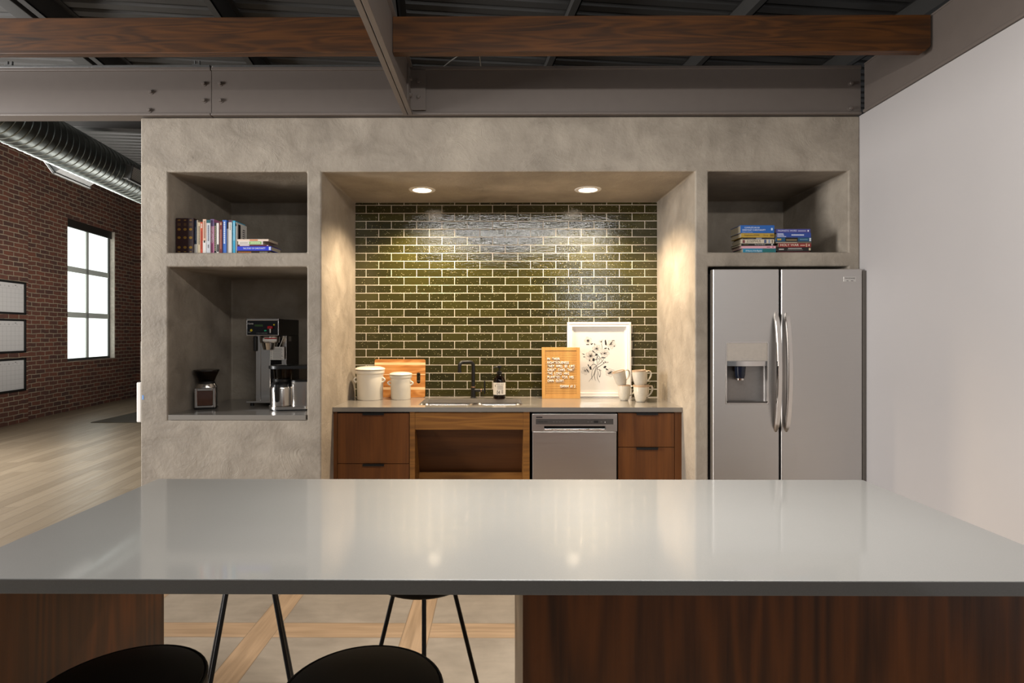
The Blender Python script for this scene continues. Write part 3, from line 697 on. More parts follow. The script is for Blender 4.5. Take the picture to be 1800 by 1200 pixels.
cb = MB().prism(rrect(0, wd, 0, .302, .014), .016, front(0, 0, .0005), [rrect(hx-.0145, hx+.0145, .110, .198, .014)]).build('board', board_mat(), o); bevel(cb, .002)

o = thing('faucet', 'matte black single lever faucet behind the sink', 'faucet', (wx(832, 4.48), 4.475, CT))
MB().lathe([(0, 0), (.027, 0), (.027, .004), (.019, .008), (.0185, .082), (0, .082)], n=32).build('base', BLACK, o)
MB().lathe([(.0182, .082), (.0185, .084), (.0185, .09), (.0175, .092)], n=32).build('collar', plain('bronze_collar', '#8a6a50', .35, .7), o)
tipx, tipy = -.105, -.06
def arc(cx, cz, r, a0, a1, n): return [(cx+r*math.cos(R(a0+(a1-a0)*k/n)), cz+r*math.sin(R(a0+(a1-a0)*k/n))) for k in range(n+1)]
pr = [(0, .08), (0, .245)] + arc(.035, .250, .035, 180, 90, 8)[0:] + arc(.085, .250, .035, 90, 0, 8) + [(.12, .215)]
MB().tube([(tipx*u/.12, tipy*u/.12, z) for u, z in pr], .0145, 20).build('spout', BLACK, o)
MB().cyl((tipx, tipy, .203), .0165, .014, 24).build('aerator', BLACK, o)
MB().tube([(.01, -.004, .062), (.072, -.01, .062)], .013, 20).build('valve_body', BLACK, o)
MB().tube([(.06, -.009, .062), (.067, -.0095, .062)], .0138, 20).build('valve_ring', plain('bronze_collar', '#8a6a50', .35, .7), o)
MB().tube([(.076, -.01, .062), (.09, -.011, .062)], .006, 12).tube([(.09, -.011, .035), (.09, -.011, .135)], .0065, 14).build('lever', BLACK, o)

o = thing('soap_bottle', 'amber glass soap bottle with black pump and white label', 'soap bottle', (wx(877.8, 4.43), 4.43, CT)); r = .0475
MB().lathe([(0, 0), (r*.9, 0), (r, .006), (r, .132), (r*.95, .148), (r*.75, .167), (r*.42, .183), (r*.36, .188), (r*.36, .204), (r*.30, .204), (r*.30, .19), (r*.6, .166), (r*.93, .13), (r*.93, .01), (0, .01)], n=44).build('bottle', AMBERG, o)
MB().lathe([(0, .012), (r*.915, .012), (r*.915, .125), (0, .125)], n=36).build('liquid_soap', plain('soap_brown', '#2a1406', .3), o)
MB().lathe([(.0185, .192), (.0195, .194), (.0195, .212), (.012, .216), (.0055, .218), (.0055, .236), (.009, .238), (.017, .242), (.017, .254), (.006, .258), (0, .258)], n=28).tube([(0, 0, .247), (-.035, -.02, .247), (-.043, -.025, .238)], .005, 10).build('pump', BLKP, o)
lb = MB().lathe([(r+.0006, .034), (r+.0006, .128)], n=30, a0=R(180), a1=R(360)).build('label', PAPER, o)
def bent(name, fn):
    ob = fn; me = ob.data
    for v in me.vertices:
        a = v.co.x/(r+.001); rr = r+.0012-(v.co.y)*0
        v.co = Vector((rr*math.sin(a), -rr*math.cos(a), v.co.z))
    return ob
bent('n', text('04', .044, front(-.008, 0, .052), INK, lb, squeeze=.62)); bent('t', text('SOAP' if False else 'HAND WASH', .0105, front(.006, 0, .117), INK, lb))
m = MB()
for k, (a, b_) in enumerate(((-.018, .036), (-.018, .03), (-.018, .034), (-.018, .03))): 
    m.prism([(a+.004*i, .104-.0085*k) for i in range(int((b_-a)/.004)+1)]+[(a+.004*i, .1065-.0085*k) for i in range(int((b_-a)/.004), -1, -1)], 0, front(0, 0, 0))
for k in range(4): m.prism([(.016+.004*i, .044+.0075*k) for i in range(5)]+[(.016+.004*i, .0475+.0075*k) for i in range(4, -1, -1)], 0, front(0, 0, 0))
m.prism([(-.038, .098), (-.034, .095), (-.031, .100), (-.033, .112), (-.036, .116)], 0, front(0, 0, 0))
bent('l', m.build('printed_lines', plain('grey_label_ink', '#5a5654', .6), lb))

# letter board
def lb_wood(): return wood('oak_letter_board', '#b07a38', '#d8a860', 2, 18, .25, .5, 1.6)
d = 4.44; x0, x1 = wx(953, d), wx(1020.3, d); wd = x1-x0; hh = .400
o = thing('letter_board', 'oak letter board with white plastic letters leaning on the framed print', 'letter board', (x0, d, CT)); o.rotation_euler = (R(-4.5), 0, 0)
LBW = lb_wood(); t = .026; m = MB()
m.box(0, t, 0, .02, 0, hh, .0015).box(wd-t, wd, 0, .02, 0, hh, .0015).box(t, wd-t, 0, .02, 0, t, .0015).box(t, wd-t, 0, .02, hh-t, hh, .0015); m.build('frame', LBW, o)
m = MB(); n = 26; ph = (hh-2*t)/n
for k in range(n): m.box(t, wd-t, .003, .012, t+ph*k+.0011, t+ph*(k+1)-.0011, .0008)
m.build('grooved_face', LBW, o); MB().box(t, wd-t, .012, .016, t, hh-t).build('backing', plain('groove_shadow_brown', '#4a3014', .8), o)
LET = plain('white_letter_plastic', '#f3efe9', .4, var=.01)
def ly(py): return (698-py)/(698-610)*hh
rowsL = [('IN  THEIR', 630.5, 962.5, 985), ('RIGHTEOUSNESS', 636.8, 962.5, 1001), ('THEY  WILL  BE  LIKE', 643, 962.5, 1011), ('GREAT  OAKS  THAT', 649.2, 962.5, 1010), ('THE  LORD  HAS', 655.5, 962.5, 1001), ('PLANTED  FOR  HIS', 661.7, 962.5, 1009), ('OWN  GLORY.', 668, 962.5, 992), ('ISAIAH  61 3', 677.3, 985, 1011.5)]
for s_, py, pa1, pa2 in rowsL:
    xx = (pa1-953)/(1020.3-953)*wd; x2 = (pa2-953)/(1020.3-953)*wd
    tx = text(s_, .029, front(0, .0005, ly(py)), LET, o, align='LEFT', squeeze=1, bold=.012)
    xv = [v.co.x for v in tx.data.vertices]; w0, w1 = min(xv), max(xv)
    for v in tx.data.vertices: v.co.x = xx+(v.co.x-w0)/(w1-w0)*(x2-xx)
    sm = tx.modifiers.new('s', 'SOLIDIFY'); sm.thickness = .0025; sm.offset = 0

# framed botanical print
d = 4.505; x0, x1 = wx(997.5, d), wx(1110, d); wd = x1-x0; hh = .598
o = thing('framed_print', 'white framed ink print of flowers leaning on the green tiles', 'picture', (x0, d, CT)); o.rotation_euler = (R(-1.0), 0, 0)
t = .038; m = MB()
for a in ((0, t, 0, hh), (wd-t, wd, 0, hh), (t, wd-t, 0, t), (t, wd-t, hh-t, hh)): m.box(a[0], a[1], 0, .024, a[2], a[3], .002)
for a in ((.010, .016, .010, hh-.010), (wd-.016, wd-.010, .010, hh-.010), (.010, wd-.010, .010, .016), (.010, wd-.010, hh-.016, hh-.010)): m.box(a[0], a[1], -.003, .004, a[2], a[3], .001)
m.build('frame', WHT, o)
MB().prism([(t, t), (wd-t, t), (wd-t, hh-t), (t, hh-t)], .003, front(0, .013, 0), [[(t+.014, t+.02), (wd-t-.014, t+.02), (wd-t-.014, hh-t-.014), (t+.014, hh-t-.014)]]).build('mat_board', WHT, o)
pr_ = MB().box(t, wd-t, .018, .021, t, hh-t).build('print_sheet', plain('print_paper', '#e6e2dc', .6, var=.01), o)
def pq(zx, zy):  # from the close-up (12x of 1010..1110, 580..680) to the sheet
    px, py = 1010+zx/12, 580+zy/12
    return ((px-997.5)/(1110-997.5)*wd, (698-py)/(698-565)*hh)
dark, grey, pale = MB(), MB(), MB(); MF = front(0, .0172, 0); MFg = front(0, .0175, 0); MFp = front(0, .0178, 0)
def stroke(mb, pts, wdt, M):
    P = [Vector((*pq(*p), 0)) for p in pts]; out = []
    for i in range(len(P)-1):
        p0, p1, p2, p3 = P[max(i-1, 0)], P[i], P[i+1], P[min(i+2, len(P)-1)]
        for k in range(6):
            t_ = k/6; out.append(.5*((2*p1)+(-p0+p2)*t_+(2*p0-5*p1+4*p2-p3)*t_**2+(-p0+3*p1-3*p2+p3)*t_**3))
    out.append(P[-1]); n_ = len(out)
    mb.ribbon([(q.x, q.y) for q in out], [wdt*(.35+.65*math.sin(math.pi*(i+.5)/n_)) for i in range(n_)], M)
def blot(mb, c, rx, ry, ang, M, n=9):
    cx, cy = pq(*c); k = wd/112.5/12; pts = []
    for i in range(n):
        a = math.tau*i/n; q = rnd.uniform(.65, 1.2); u, v = rx*q*math.cos(a)*k, ry*q*math.sin(a)*k
        pts.append((cx+u*math.cos(ang)-v*math.sin(ang), cy+u*math.sin(ang)+v*math.cos(ang)))
    mb.prism(pts, 0, M)
for s_ in ([(475, 740), (430, 880), (400, 960), (310, 1080)], [(475, 740), (490, 880), (490, 1000), (540, 1100)], [(470, 800), (430, 950), (450, 1060)], [(490, 720), (480, 640), (470, 570)], [(475, 740), (560, 680), (600, 640), (625, 590)], [(600, 660), (550, 580), (480, 500), (380, 430)],
           [(475, 740), (410, 710), (350, 760)], [(480, 790), (560, 740), (640, 690)], [(375, 860), (410, 800), (470, 740)], [(380, 1050), (370, 940), (380, 850)], [(540, 820), (560, 900), (540, 985), (520, 900), (540, 820)], [(590, 400), (590, 330), (575, 280)], [(400, 690), (440, 620), (540, 600), (500, 700)], [(580, 850), (480, 800), (560, 740)]):
    stroke(dark, s_, .0035, MF)
def flower(cx, cy, r_, n, squash=1.0, ang=0, core=22):
    for k in range(n):
        a = ang+math.tau*k/n; c = (cx+r_*.55*math.cos(a), cy+r_*.55*math.sin(a)*squash)
        blot(pale, c, r_*.5, r_*.38, -a, MFp, 12)
        pts = [(cx+.2*r_*math.cos(a), cy+.2*r_*math.sin(a)*squash)]
        for q in range(7):
            b_ = a+(-.5+q/6)*.95; rr = r_*(.8+.25*math.sin(math.pi*q/6)); pts.append((cx+rr*math.cos(b_), cy+rr*math.sin(b_)*squash))
        pts.append((cx+.2*r_*math.cos(a), cy+.2*r_*math.sin(a)*squash)); stroke(grey, pts, .0026, MFg)
        stroke(grey, [(cx+.2*r_*math.cos(a+.1), cy+.2*r_*math.sin(a+.1)*squash), (cx+.7*r_*math.cos(a+.12), cy+.7*r_*math.sin(a+.12)*squash)], .0018, MFg)
    blot(dark, (cx, cy), core, core*squash, 0, MF); 
    for k in range(7): blot(dark, (cx+core*1.5*math.cos(k*.9), cy+core*1.5*math.sin(k*.9)*squash), 5, 5, 0, MF, 6)
flower(295, 215, 75, 5, 1.0, -.6, 24); flower(480, 385, 90, 6, .95, .2, 18); flower(350, 540, 105, 6, 1.0, .5, 24); flower(645, 480, 95, 6, .8, .1, 24)
flower(790, 290, 90, 5, 1.0, .3, 12); flower(235, 850, 85, 5, 1.0, .2, 14); flower(760, 890, 95, 6, .85, .4, 16); flower(575, 235, 38, 3, 1.3, 1.2, 6); flower(665, 670, 45, 3, .6, .2, 8)
for c, rx, ry, an in (((290, 295), 34, 9, .1), ((370, 285), 26, 14, .5), ((435, 290), 10, 26, .2), ((670, 260), 22, 62, .1), ((665, 375), 30, 12, .2), ((730, 390), 12, 28, .5), ((400, 440), 34, 12, -.7), ((470, 515), 34, 26, .4), ((490, 560), 12, 22, 0), ((575, 490), 10, 22, .3), ((620, 575), 58, 12, 0), ((200, 500), 32, 9, -.4), ((215, 555), 28, 9, -.2), ((405, 620), 24, 40, -.3), ((325, 630), 12, 22, -.4),
                      ((300, 740), 12, 30, .4), ((345, 790), 24, 42, .3), ((650, 775), 34, 26, .5), ((690, 820), 30, 18, -.4), ((760, 890), 60, 12, .5), ((865, 910), 30, 14, .4), ((715, 670), 10, 10, 0), ((625, 680), 14, 12, .4), ((780, 270), 10, 60, -.7), ((850, 330), 12, 20, -.6), ((830, 210), 40, 8, 0), ((285, 850), 10, 50, .5)):
    blot(dark, c, rx, ry, an, MF, 10)
dark.build('ink_drawing', INK, pr_); grey.build('petal_outlines', INKG, pr_); pale.build('petal_wash', INKL, pr_)
def thin_glass():
    m = N('picture_glass'); t_ = m.n('ShaderNodeBsdfTransparent'); g = m.n('ShaderNodeBsdfGlossy'); g.inputs['Roughness'].default_value = .03
    mx = m.n('ShaderNodeMixShader'); mx.inputs[0].default_value = .025
    m.t.links.new(t_.outputs[0], mx.inputs[1]); m.t.links.new(g.outputs[0], mx.inputs[2])
    m.t.links.new(mx.outputs[0], m.t.nodes['Material Output'].inputs[0]); return m.m
MB().box(t, wd-t, .008, .0105, t, hh-t).build('glass', thin_glass(), o)

# mugs
def mug_mat(name, a, b_, spk):
    m = N(name); v = m.coord(); f = m.noise(v, 40, 3, .6); vo = m.n('ShaderNodeTexVoronoi', i_Vector=v, i_Scale=230.0)
    sp = m.math('MULTIPLY', m.math('LESS_THAN', vo.outputs['Distance'], .2), m.math('GREATER_THAN', m.noise(v, 120, 1), .5))
    sep = m.n('ShaderNodeSeparateXYZ', i_0=v); rim = m.math('GREATER_THAN', sep.outputs[2], .112)
    c = m.mix(m.math('MULTIPLY', sp, spk), m.mix(f, a, b_), '#7d6a52'); m.p('Base Color', m.mix(m.math('MULTIPLY', rim, .8), c, '#b08d6b')).p('Roughness', .2); return m.m
MUG = mug_mat('speckled_mug_glaze', '#c2baa9', '#d3ccbd', .25); MUGS = mug_mat('freckled_mug_glaze', '#b5ada0', '#cbc4b6', .7)
def mug(loc, rz, label, mat, tilt=(0, 0), k=1.0):
    o = thing('mug', label, 'mug', loc, rz, 'stoneware mugs'); o.rotation_euler = (tilt[0], tilt[1], rz)
    pf = [(0, .0), (.026, .0), (.030, .003), (.038, .022), (.045, .055), (.048, .09), (.049, .117), (.0475, .118), (.0455, .117), (.044, .09), (.041, .055), (.034, .022), (.024, .010), (0, .009)]
    MB().lathe([(a*k, b_*k) for a, b_ in pf], n=44).build('cup', mat, o)
    hp = [(.0455, .098), (.062, .108), (.076, .104), (.082, .088), (.077, .066), (.062, .046), (.0425, .036)]
    P = [Vector((a*k, 0, b_*k)) for a, b_ in hp]; out = []
    for i in range(len(P)-1):
        p0, p1, p2, p3 = P[max(i-1, 0)], P[i], P[i+1], P[min(i+2, len(P)-1)]
        for q in range(4):
            t_ = q/4; out.append(.5*((2*p1)+(-p0+p2)*t_+(2*p0-5*p1+4*p2-p3)*t_**2+(-p0+3*p1-3*p2+p3)*t_**3))
    out.append(P[-1]); MB().tube(out, .0062*k, 10, flat=(1.3, .75)).build('handle', mat, o)
    return o
ml, mr = (wx(1097, 4.32), 4.32), (wx(1126, 4.23), 4.23); mb = (mr[0]+.045, mr[1]+.115)
mug((*ml, CT), R(5), 'lower mug of the left stack, standing before the white frame', MUG)
mug((ml[0]-.012, ml[1], CT+.110), R(8), 'freckled mug tilted to the left on top of the left stack', MUGS, (0, R(-17)))
mug((*mr, CT), R(8), 'lower mug of the right front stack of mugs', MUG, k=1.08)
mug((mr[0]-.004, mr[1], CT+.113), R(-8), 'upper mug of the right front stack, nearest the counter edge', MUG, (0, R(-4)), k=1.05)
mug((*mb, CT), R(12), 'lower mug of the half hidden stack by the tiles', MUG)
mug((mb[0]-.006, mb[1], CT+.106), R(14), 'upper mug of the half hidden stack by the tiles', MUG, (R(3), R(-7)))

# ------------------------------------------------------------------ coffee niche
NZ = .876
tag(MB().box(nx0+.004, nx1-.006, D0-.004, D0+.88, zn+.0005, NZ, .002).build('niche_countertop', KQ), 'grey quartz slab shelf in the lower left niche', 'countertop')
# grinder
gx, gy = wx(364.5, 4.0), 3.99
o = thing('coffee_grinder', 'small steel coffee grinder with smoked hopper in the left niche', 'coffee grinder', (gx, gy, NZ), R(17))
MB().box(-.066, .066, -.062, .062, 0, .012, .005).build('base', BLKP, o)
MB().box(-.060, .060, -.045, .06, .012, .148, .006).build('body', BLKP, o)
MB().box(-.066, -.048, -.060, -.040, .012, .148, .003).box(.048, .066, -.060, -.040, .012, .148, .003).box(-.048, .048, -.062, -.044, .128, .147, .002).box(-.048, .048, -.062, -.044, .012, .026, .002).build('steel_trim', SSB, o)
MB().box(-.047, .047, -.058, -.046, .027, .127, .002).build('grounds_bin', plain('smoked_brown_bin', '#4a2814', .15, nscale=25, var=.35, Coat_Weight=1.0), o)
MB().lathe([(.070, .148), (.070, .152), (.058, .176), (.052, .178), (0, .178)], n=36).build('dome', SSB, o)
MB().lathe([(.054, .178), (.054, .19), (.03, .198), (.02, .205), (0, .205)], n=32).build('hopper_collar', BLKP, o)
MB().lathe([(.050, .19), (.079, .262), (.077, .262), (.048, .19)], n=40).build('hopper', SMOKE, o)
MB().lathe([(.080, .262), (.082, .264), (.082, .272), (.05, .276), (0, .276)], n=40).build('hopper_lid', plain('smoked_lid', '#1d1713', .2), o)
MB().tube([(-.05, .05, .05), (-.10, .05, .09), (-.13, .03, .06), (-.125, .0, .006), (-.10, -.01, .005)], .004, 8).build('power_cord', BLKP, o)

# tall brewer
bx0, bx1 = wx(433, 4.11), wx(489.3, 4.11)
o = thing('coffee_brewer', 'tall steel coffee brewer with black control head in the left niche', 'coffee brewer', (bx0, 4.11, NZ)); W = bx1-bx0
hz0, hz1 = wz(589.5, 4.11)-NZ, wz(560, 4.11)-NZ
DKS = plain('brewer_side_dark', '#1c1815', .35, .4)
MB().box(0, W, .004, .425, hz0, hz1, .004).build('control_head', DKS, o)
m = MB(); e = .006
m.box(-.001, W+.001, 0, .012, hz1-e-.008, hz1+.001, .002).box(-.001, W+.001, 0, .012, hz0-.001, hz0+e, .002).box(-.001, e, 0, .012, hz0, hz1, .002).box(W-e, W+.001, 0, .012, hz0, hz1, .002); m.build('head_bezel', SSB, o)
fp = MB().box(e, W-e, .001, .010, hz0+e, hz1-e-.008).build('control_panel', plain('gloss_black_panel', '#060606', .15), o)
def bp(zx, zy): return (wx(425+zx/13.333, 4.11)-bx0, wz(550+zy/13.333, 4.11)-NZ)
u, v = bp(200, 248); text('Curtis', .0165, front(u, .0003, v), WHT, fp, shear=.3)
a, b_ = bp(300, 315), bp(490, 268); MB().box(a[0], b_[0], .0, .002, a[1], b_[1]).build('lcd_screen', plain('lcd_green', '#2f4a22', .3), fp)
u, v = bp(223, 405); MB().cyl((u, .001, v), .0085, .003, 20, Matrix.Rotation(R(90), 4, 'X')).build('start_button', AMB, fp)
u, v = bp(553, 412); MB().box(u-.008, u+.008, -.001, .002, v-.005, v+.005, .001).build('green_button', plain('green_button', '#1fae7c', .3), fp)
u, v = bp(757, 275); MB().cyl((u, .001, v), .006, .002, 16, Matrix.Rotation(R(90), 4, 'X')).build('brew_lamp', AMB, fp)
u, v = bp(682, 350); fq = MB().box(u-.016, u+.016, -.03, .0, v-.006, v+.014, .005).build('tap_handle', RED, fp); MB().lathe([(.0085, 0), (.0065, -.03), (.004, -.03)], (u, -.014, v-.006), 16).build('tap_spout', CHR, fq)
MB().box(bp(150, 0)[0], bp(215, 0)[0], .0004, .002, bp(0, 452)[1], bp(0, 446)[1]).box(bp(335, 0)[0], bp(600, 0)[0], .0004, .002, bp(0, 475)[1], bp(0, 471)[1]).build('small_print', INKG, fp)
MB().box(0, W, .165, .425, .028, hz0, .003).build('tower', DKS, o)
MB().box(.001, W*.16, .158, .166, .03, hz0-.002, .002).box(W*.16, W*.50, .150, .166, .03, hz0-.002, .006).box(W*.84, W, .158, .166, .03, hz0-.002, .002).build('tower_face', SSB, o)
MB().box(W*.50, W*.84, .160, .167, .03, hz0-.002).build('dark_shade_strip', plain('tower_shade_dark', '#141110', .25, .6), o)  # dark strip paints shade and reflection onto the steel tower face
MB().box(-.004, W+.004, .0, .17, .022, .036, .003).build('drip_tray', SSB, o)
for a_ in (.03, W-.03):
    for y_ in (.03, .38): MB().cyl((a_, y_, 0), .014, .03, 16).build('foot', BLKP, o)
cx_ = W*.58
bk = MB().lathe([(0, hz0-.105), (.045, hz0-.105), (.058, hz0-.055), (.068, hz0-.052), (.072, hz0-.008), (0, hz0-.008)], (cx_, .09, 0), 36).build('brew_basket', SSB, o)
MB().box(cx_-.082, cx_-.060, -.012, .03, hz0-.115, hz0-.005, .008, seg=3).build('basket_handle', BLKP, bk)
MB().lathe([(.0735, hz0-.042), (.0745, hz0-.020)], (cx_, .09, 0), 20, None, R(250), R(330)).build('warning_label', PAPER, bk)
MB().lathe([(.0742, hz0-.026), (.0752, hz0-.018)], (cx_, .09, 0), 20, None, R(262), R(330)).build('red_stripe', RED, bk)
a, b_ = bp(572, 1110), bp(908, 800); tg = MB().box(a[0], b_[0], .070, .0715, a[1], b_[1]).build('instruction_tag', PAPER, o)
m = MB(); hh_ = b_[1]-a[1]
for k in range(12): m.box(a[0]+(b_[0]-a[0])*.2, b_[0]-(b_[0]-a[0])*(.08+.15*rnd.random()), .0694, .0701, a[1]+hh_*(.08+.073*k), a[1]+hh_*(.105+.073*k))
for k in range(6): m.box(a[0]+(b_[0]-a[0])*.05, a[0]+(b_[0]-a[0])*.13, .0694, .0701, a[1]+hh_*(.06+.15*k), a[1]+hh_*(.11+.15*k))
m.build('printed_lines', plain('tag_ink', '#6a6766', .6), tg)
MB().tube([(b_[0]-.035, .071, b_[1]), (b_[0]-.02, .075, b_[1]+.04), (b_[0]-.006, .08, hz0-.003)], .002, 6).build('tag_string', PAPER, o)
MB().box(W+.0005, W+.0015, .20, .255, hz0-.045, hz0-.008).build('side_sticker', plain('sticker_grey', '#77716a', .5), o)

# drip machine with carafe
mx, my = wx(497, 3.94), 3.935
o = thing('drip_coffee_maker', 'steel and black drip coffee maker at the right edge of the niche', 'coffee maker', (mx, my, NZ), R(10))
def stad(L, r, n=24): return [(r*math.cos(R(90+180*k/n)), r*math.sin(R(90+180*k/n))) for k in range(n+1)]+[(L+r*math.cos(R(-90+180*k/n)), r*math.sin(R(-90+180*k/n))) for k in range(n+1)]
ML = .150
MB().prism(stad(ML, .080), .010, smooth=True).build('base_foot', BLKP, o)
bb = MB().prism(stad(ML, .088), .020, Matrix.Translation((0, 0, .009)), smooth=True).build('base_plate', SSB, o); bevel(bb, .004)
tp = MB().prism(stad(ML, .090), .020, Matrix.Translation((0, 0, .285)), smooth=True).build('top_lid', BLKP, o); bevel(tp, .006, 3)
MB().lathe([(.055, .305), (.058, .309), (.03, .311), (0, .311)], n=32).build('lid_disc', BLKP, o)
MB().lathe([(.05, .205), (.062, .286), (.060, .286), (.048, .205)], (0, 0, 0), 30).build('filter_basket', SMOKE, o)
MB().prism(stad(.045, .068), .165, Matrix.Translation((ML-.045+.012, 0, .029)), smooth=True).build('boiler_column', SSB, o)
MB().prism(stad(.045, .066), .010, Matrix.Translation((ML-.045+.012, 0, .194)), smooth=True).build('tank_seat', BLKP, o)
MB().prism(stad(.045, .067), .082, Matrix.Translation((ML-.045+.012, 0, .2035)), [[(a*.94+.001, b_*.94) for a, b_ in stad(.045, .067)]], smooth=True).build('water_tank', CLEARP, o)
o = thing('carafe', 'steel thermal carafe with black handle standing on the drip coffee maker', 'carafe', (mx-.004, my-.005, NZ+.0292), R(2))
MB().lathe([(0, 0), (.072, 0), (.076, .004), (.076, .115), (.073, .132), (.064, .142), (0, .142)], n=48).build('body', SSB, o)
MB().lathe([(.0735, .131), (.070, .140), (.062, .158), (.055, .164), (.057, .168), (.057, .182), (.05, .187), (0, .187)], n=44).build('lid', BLKP, o)
MB().tube([(0, -.055, .158), (0, -.085, .160), (0, -.103, .148), (0, -.106, .11), (0, -.098, .05), (0, -.092, .036)], [.012, .014, .015, .014, .012, .010], 14, flat=(1.1, .7)).build('handle', BLKP, o)

# ------------------------------------------------------------------ books
def bmat(col, rough=.45): return plain('cover_'+col.lstrip('#'), col, rough, nscale=80, var=.06)
def book(w_, h, dpt, col, label, group, lettering=(), pages=True):
    o = thing('book', label, 'book', (0, 0, 0), 0, group); c = .0022
    m = MB(); m.box(0, w_, 0, c, 0, h, .0006).box(0, c, c, dpt, 0, h).box(w_-c, w_, c, dpt, 0, h); m.build('cover', bmat(col), o)
    MB().box(c, w_-c, c, dpt-.003, .003, h-.003).build('pages', PAGES, o)
    for L in lettering:
        kind = L[0]
        if kind == 't':      # text: string, size fraction of w, start along spine (0..1), colour, offset across
            _, s_, sz, u0, u1, cc, off = L
            tx = text(s_, w_*sz, spineM(w_*(.5+off), -.0004, 0), bmat(cc), o, 'spine_title', align='LEFT')
            zz = [v.co.z for v in tx.data.vertices]; a, b__ = min(zz), max(zz)
            for v in tx.data.vertices: v.co.z = h*(1-u0)-(b__-v.co.z)/(b__-a)*h*(u1-u0)
            tx.data.update()
        elif kind == 'b':    # colour band u0..u1
            _, u0, u1, cc, f0, f1, nm = L
            MB().box(w_*f0, w_*f1, -.0005, .0008, h*(1-u1), h*(1-u0)).build(nm, bmat(cc), o)
        elif kind == 'l':    # small print bars
            _, u0, u1, cc, f0, f1, n_ = L; m = MB()
            for k in range(n_):
                a = u0+(u1-u0)*k/n_; m.box(w_*f0, w_*f1, -.0006, .0006, h*(1-a-(u1-u0)/n_*.72), h*(1-a))
            m.build('spine_print', bmat(cc), o)
        elif kind == 'o':    # gold ornament
            _, u, cc = L; MB().lathe([(0, 0), (.011, 0)], (w_/2, -.0006, h*(1-u)), 18, Matrix.Rotation(R(90), 4, 'X') @ Matrix.Diagonal((1, .8, 1, 1))).build('gold_ornament', BRASS, o)
    return o
ds = 3.745
def zx(v): return 300+v/9
def zy(v): return 370+v/9
def bar(u0, u1, cc, f0=.3, f1=.7, n_=9): return ('l', u0, u1, cc, f0, f1, n_)
orn = [('o', .31, ''), ('o', .54, ''), ('o', .81, ''), bar(.04, .09, '#7a5a28', .3, .7, 1), bar(.14, .22, '#5a4020', .25, .75, 3), bar(.92, .95, '#8a6a30', .3, .7, 1)]
up = [(83, 184, 120, .17, '#2b0f10', 'leftmost of the three thick maroon volumes with gold ornaments', orn), (185, 271, 120, .17, '#2b0f10', 'middle one of the three thick maroon volumes with gold ornaments', orn), (272, 362, 120, .17, '#2b0f10', 'rightmost of the three thick maroon volumes with gold ornaments', orn),
      (374, 411, 152, .14, '#24344c', 'navy paperback with white foot beside the maroon volumes', [('b', .70, 1, '#d8d4cc', 0, 1, 'white_foot'), bar(.2, .6, '#8d98a8', .4, .6, 14)]), (413, 431, 150, .15, '#b9ae9a', 'thin beige booklet between the navy and cream books', []),
      (433, 469, 186, .13, '#cdbd9c', 'cream paperback left of the orange book', [bar(.12, .7, '#4a3d2c', .3, .7, 16)]), (471, 506, 182, .13, '#c2461f', 'orange red paperback on the upper left shelf', [bar(.05, .2, '#e9d8c8', .2, .8, 3), bar(.28, .85, '#7a1d0c', .35, .65, 15)]),
      (509, 561, 137, .15, '#d8b49c', 'salmon and white book right of the orange one', [('b', .62, 1, '#ddd8d2', 0, 1, 'white_foot'), bar(.05, .55, '#8a5a48', .3, .75, 18), ('b', .60, .67, '#4a3a34', .3, .7, 'emblem')]), (567, 627, 148, .15, '#c6c8cc', 'grey book with a teal head on the upper left shelf', [('b', 0, .09, '#14565c', 0, 1, 'teal_head'), bar(.15, .62, '#3a4660', .35, .65, 20), bar(.72, .82, '#30343c', .35, .65, 5)]),
      (629, 685, 137, .15, '#cf7fa4', 'pink and violet book with white capitals', [('b', 0, .2, '#6d5a86', 0, 1, 'violet_head'), ('t', 'TRANSFORMED', .95, .04, .66, '#f2e6ee', .02), bar(.70, .94, '#8a3a68', .35, .65, 6)]), (690, 720, 192, .13, '#1d1a20', 'thin black paperback right of the pink book', [bar(.1, .9, '#d9c9a0', .35, .65, 14)]),
      (725, 762, 196, .13, '#dedad4', 'white paperback with black panel near its foot', [('b', .68, .92, '#1c1b1b', .2, .9, 'black_panel')]), (771, 818, 172, .15, '#6d1f20', 'dark red hardback left of the bright blue book', [bar(.04, .12, '#d9c090', .3, .7, 2), bar(.25, .85, '#c98a70', .35, .65, 16)]),
      (819, 882, 150, .15, '#3a6cc0', 'bright blue book standing on the upper left shelf', [bar(.05, .7, '#d5e0f2', .3, .7, 12), ('b', .97, 1, '#e8e8e8', .1, .9, 'white_foot')]), (886, 914, 186, .13, '#a8a4a6', 'slim grey booklet right of the bright blue book', [('b', 0, .2, '#2a2030', 0, 1, 'dark_head')]),
      (917, 966, 150, .14, '#d6d2cb', 'white book with a plum head', [('b', 0, .065, '#54324a', 0, 1, 'plum_head'), bar(.1, .3, '#7a7470', .4, .6, 5)]), (986, 1020, 160, .15, '#35a8cf', 'cyan book near the end of the upright row', [bar(.05, .6, '#d8f0f8', .35, .65, 14)]), (1021, 1046, 186, .15, '#d9d6d0', 'white book at the right end of the upright row', [('b', .03, .12, '#1d1d24', .2, .8, 'black_mark')])]
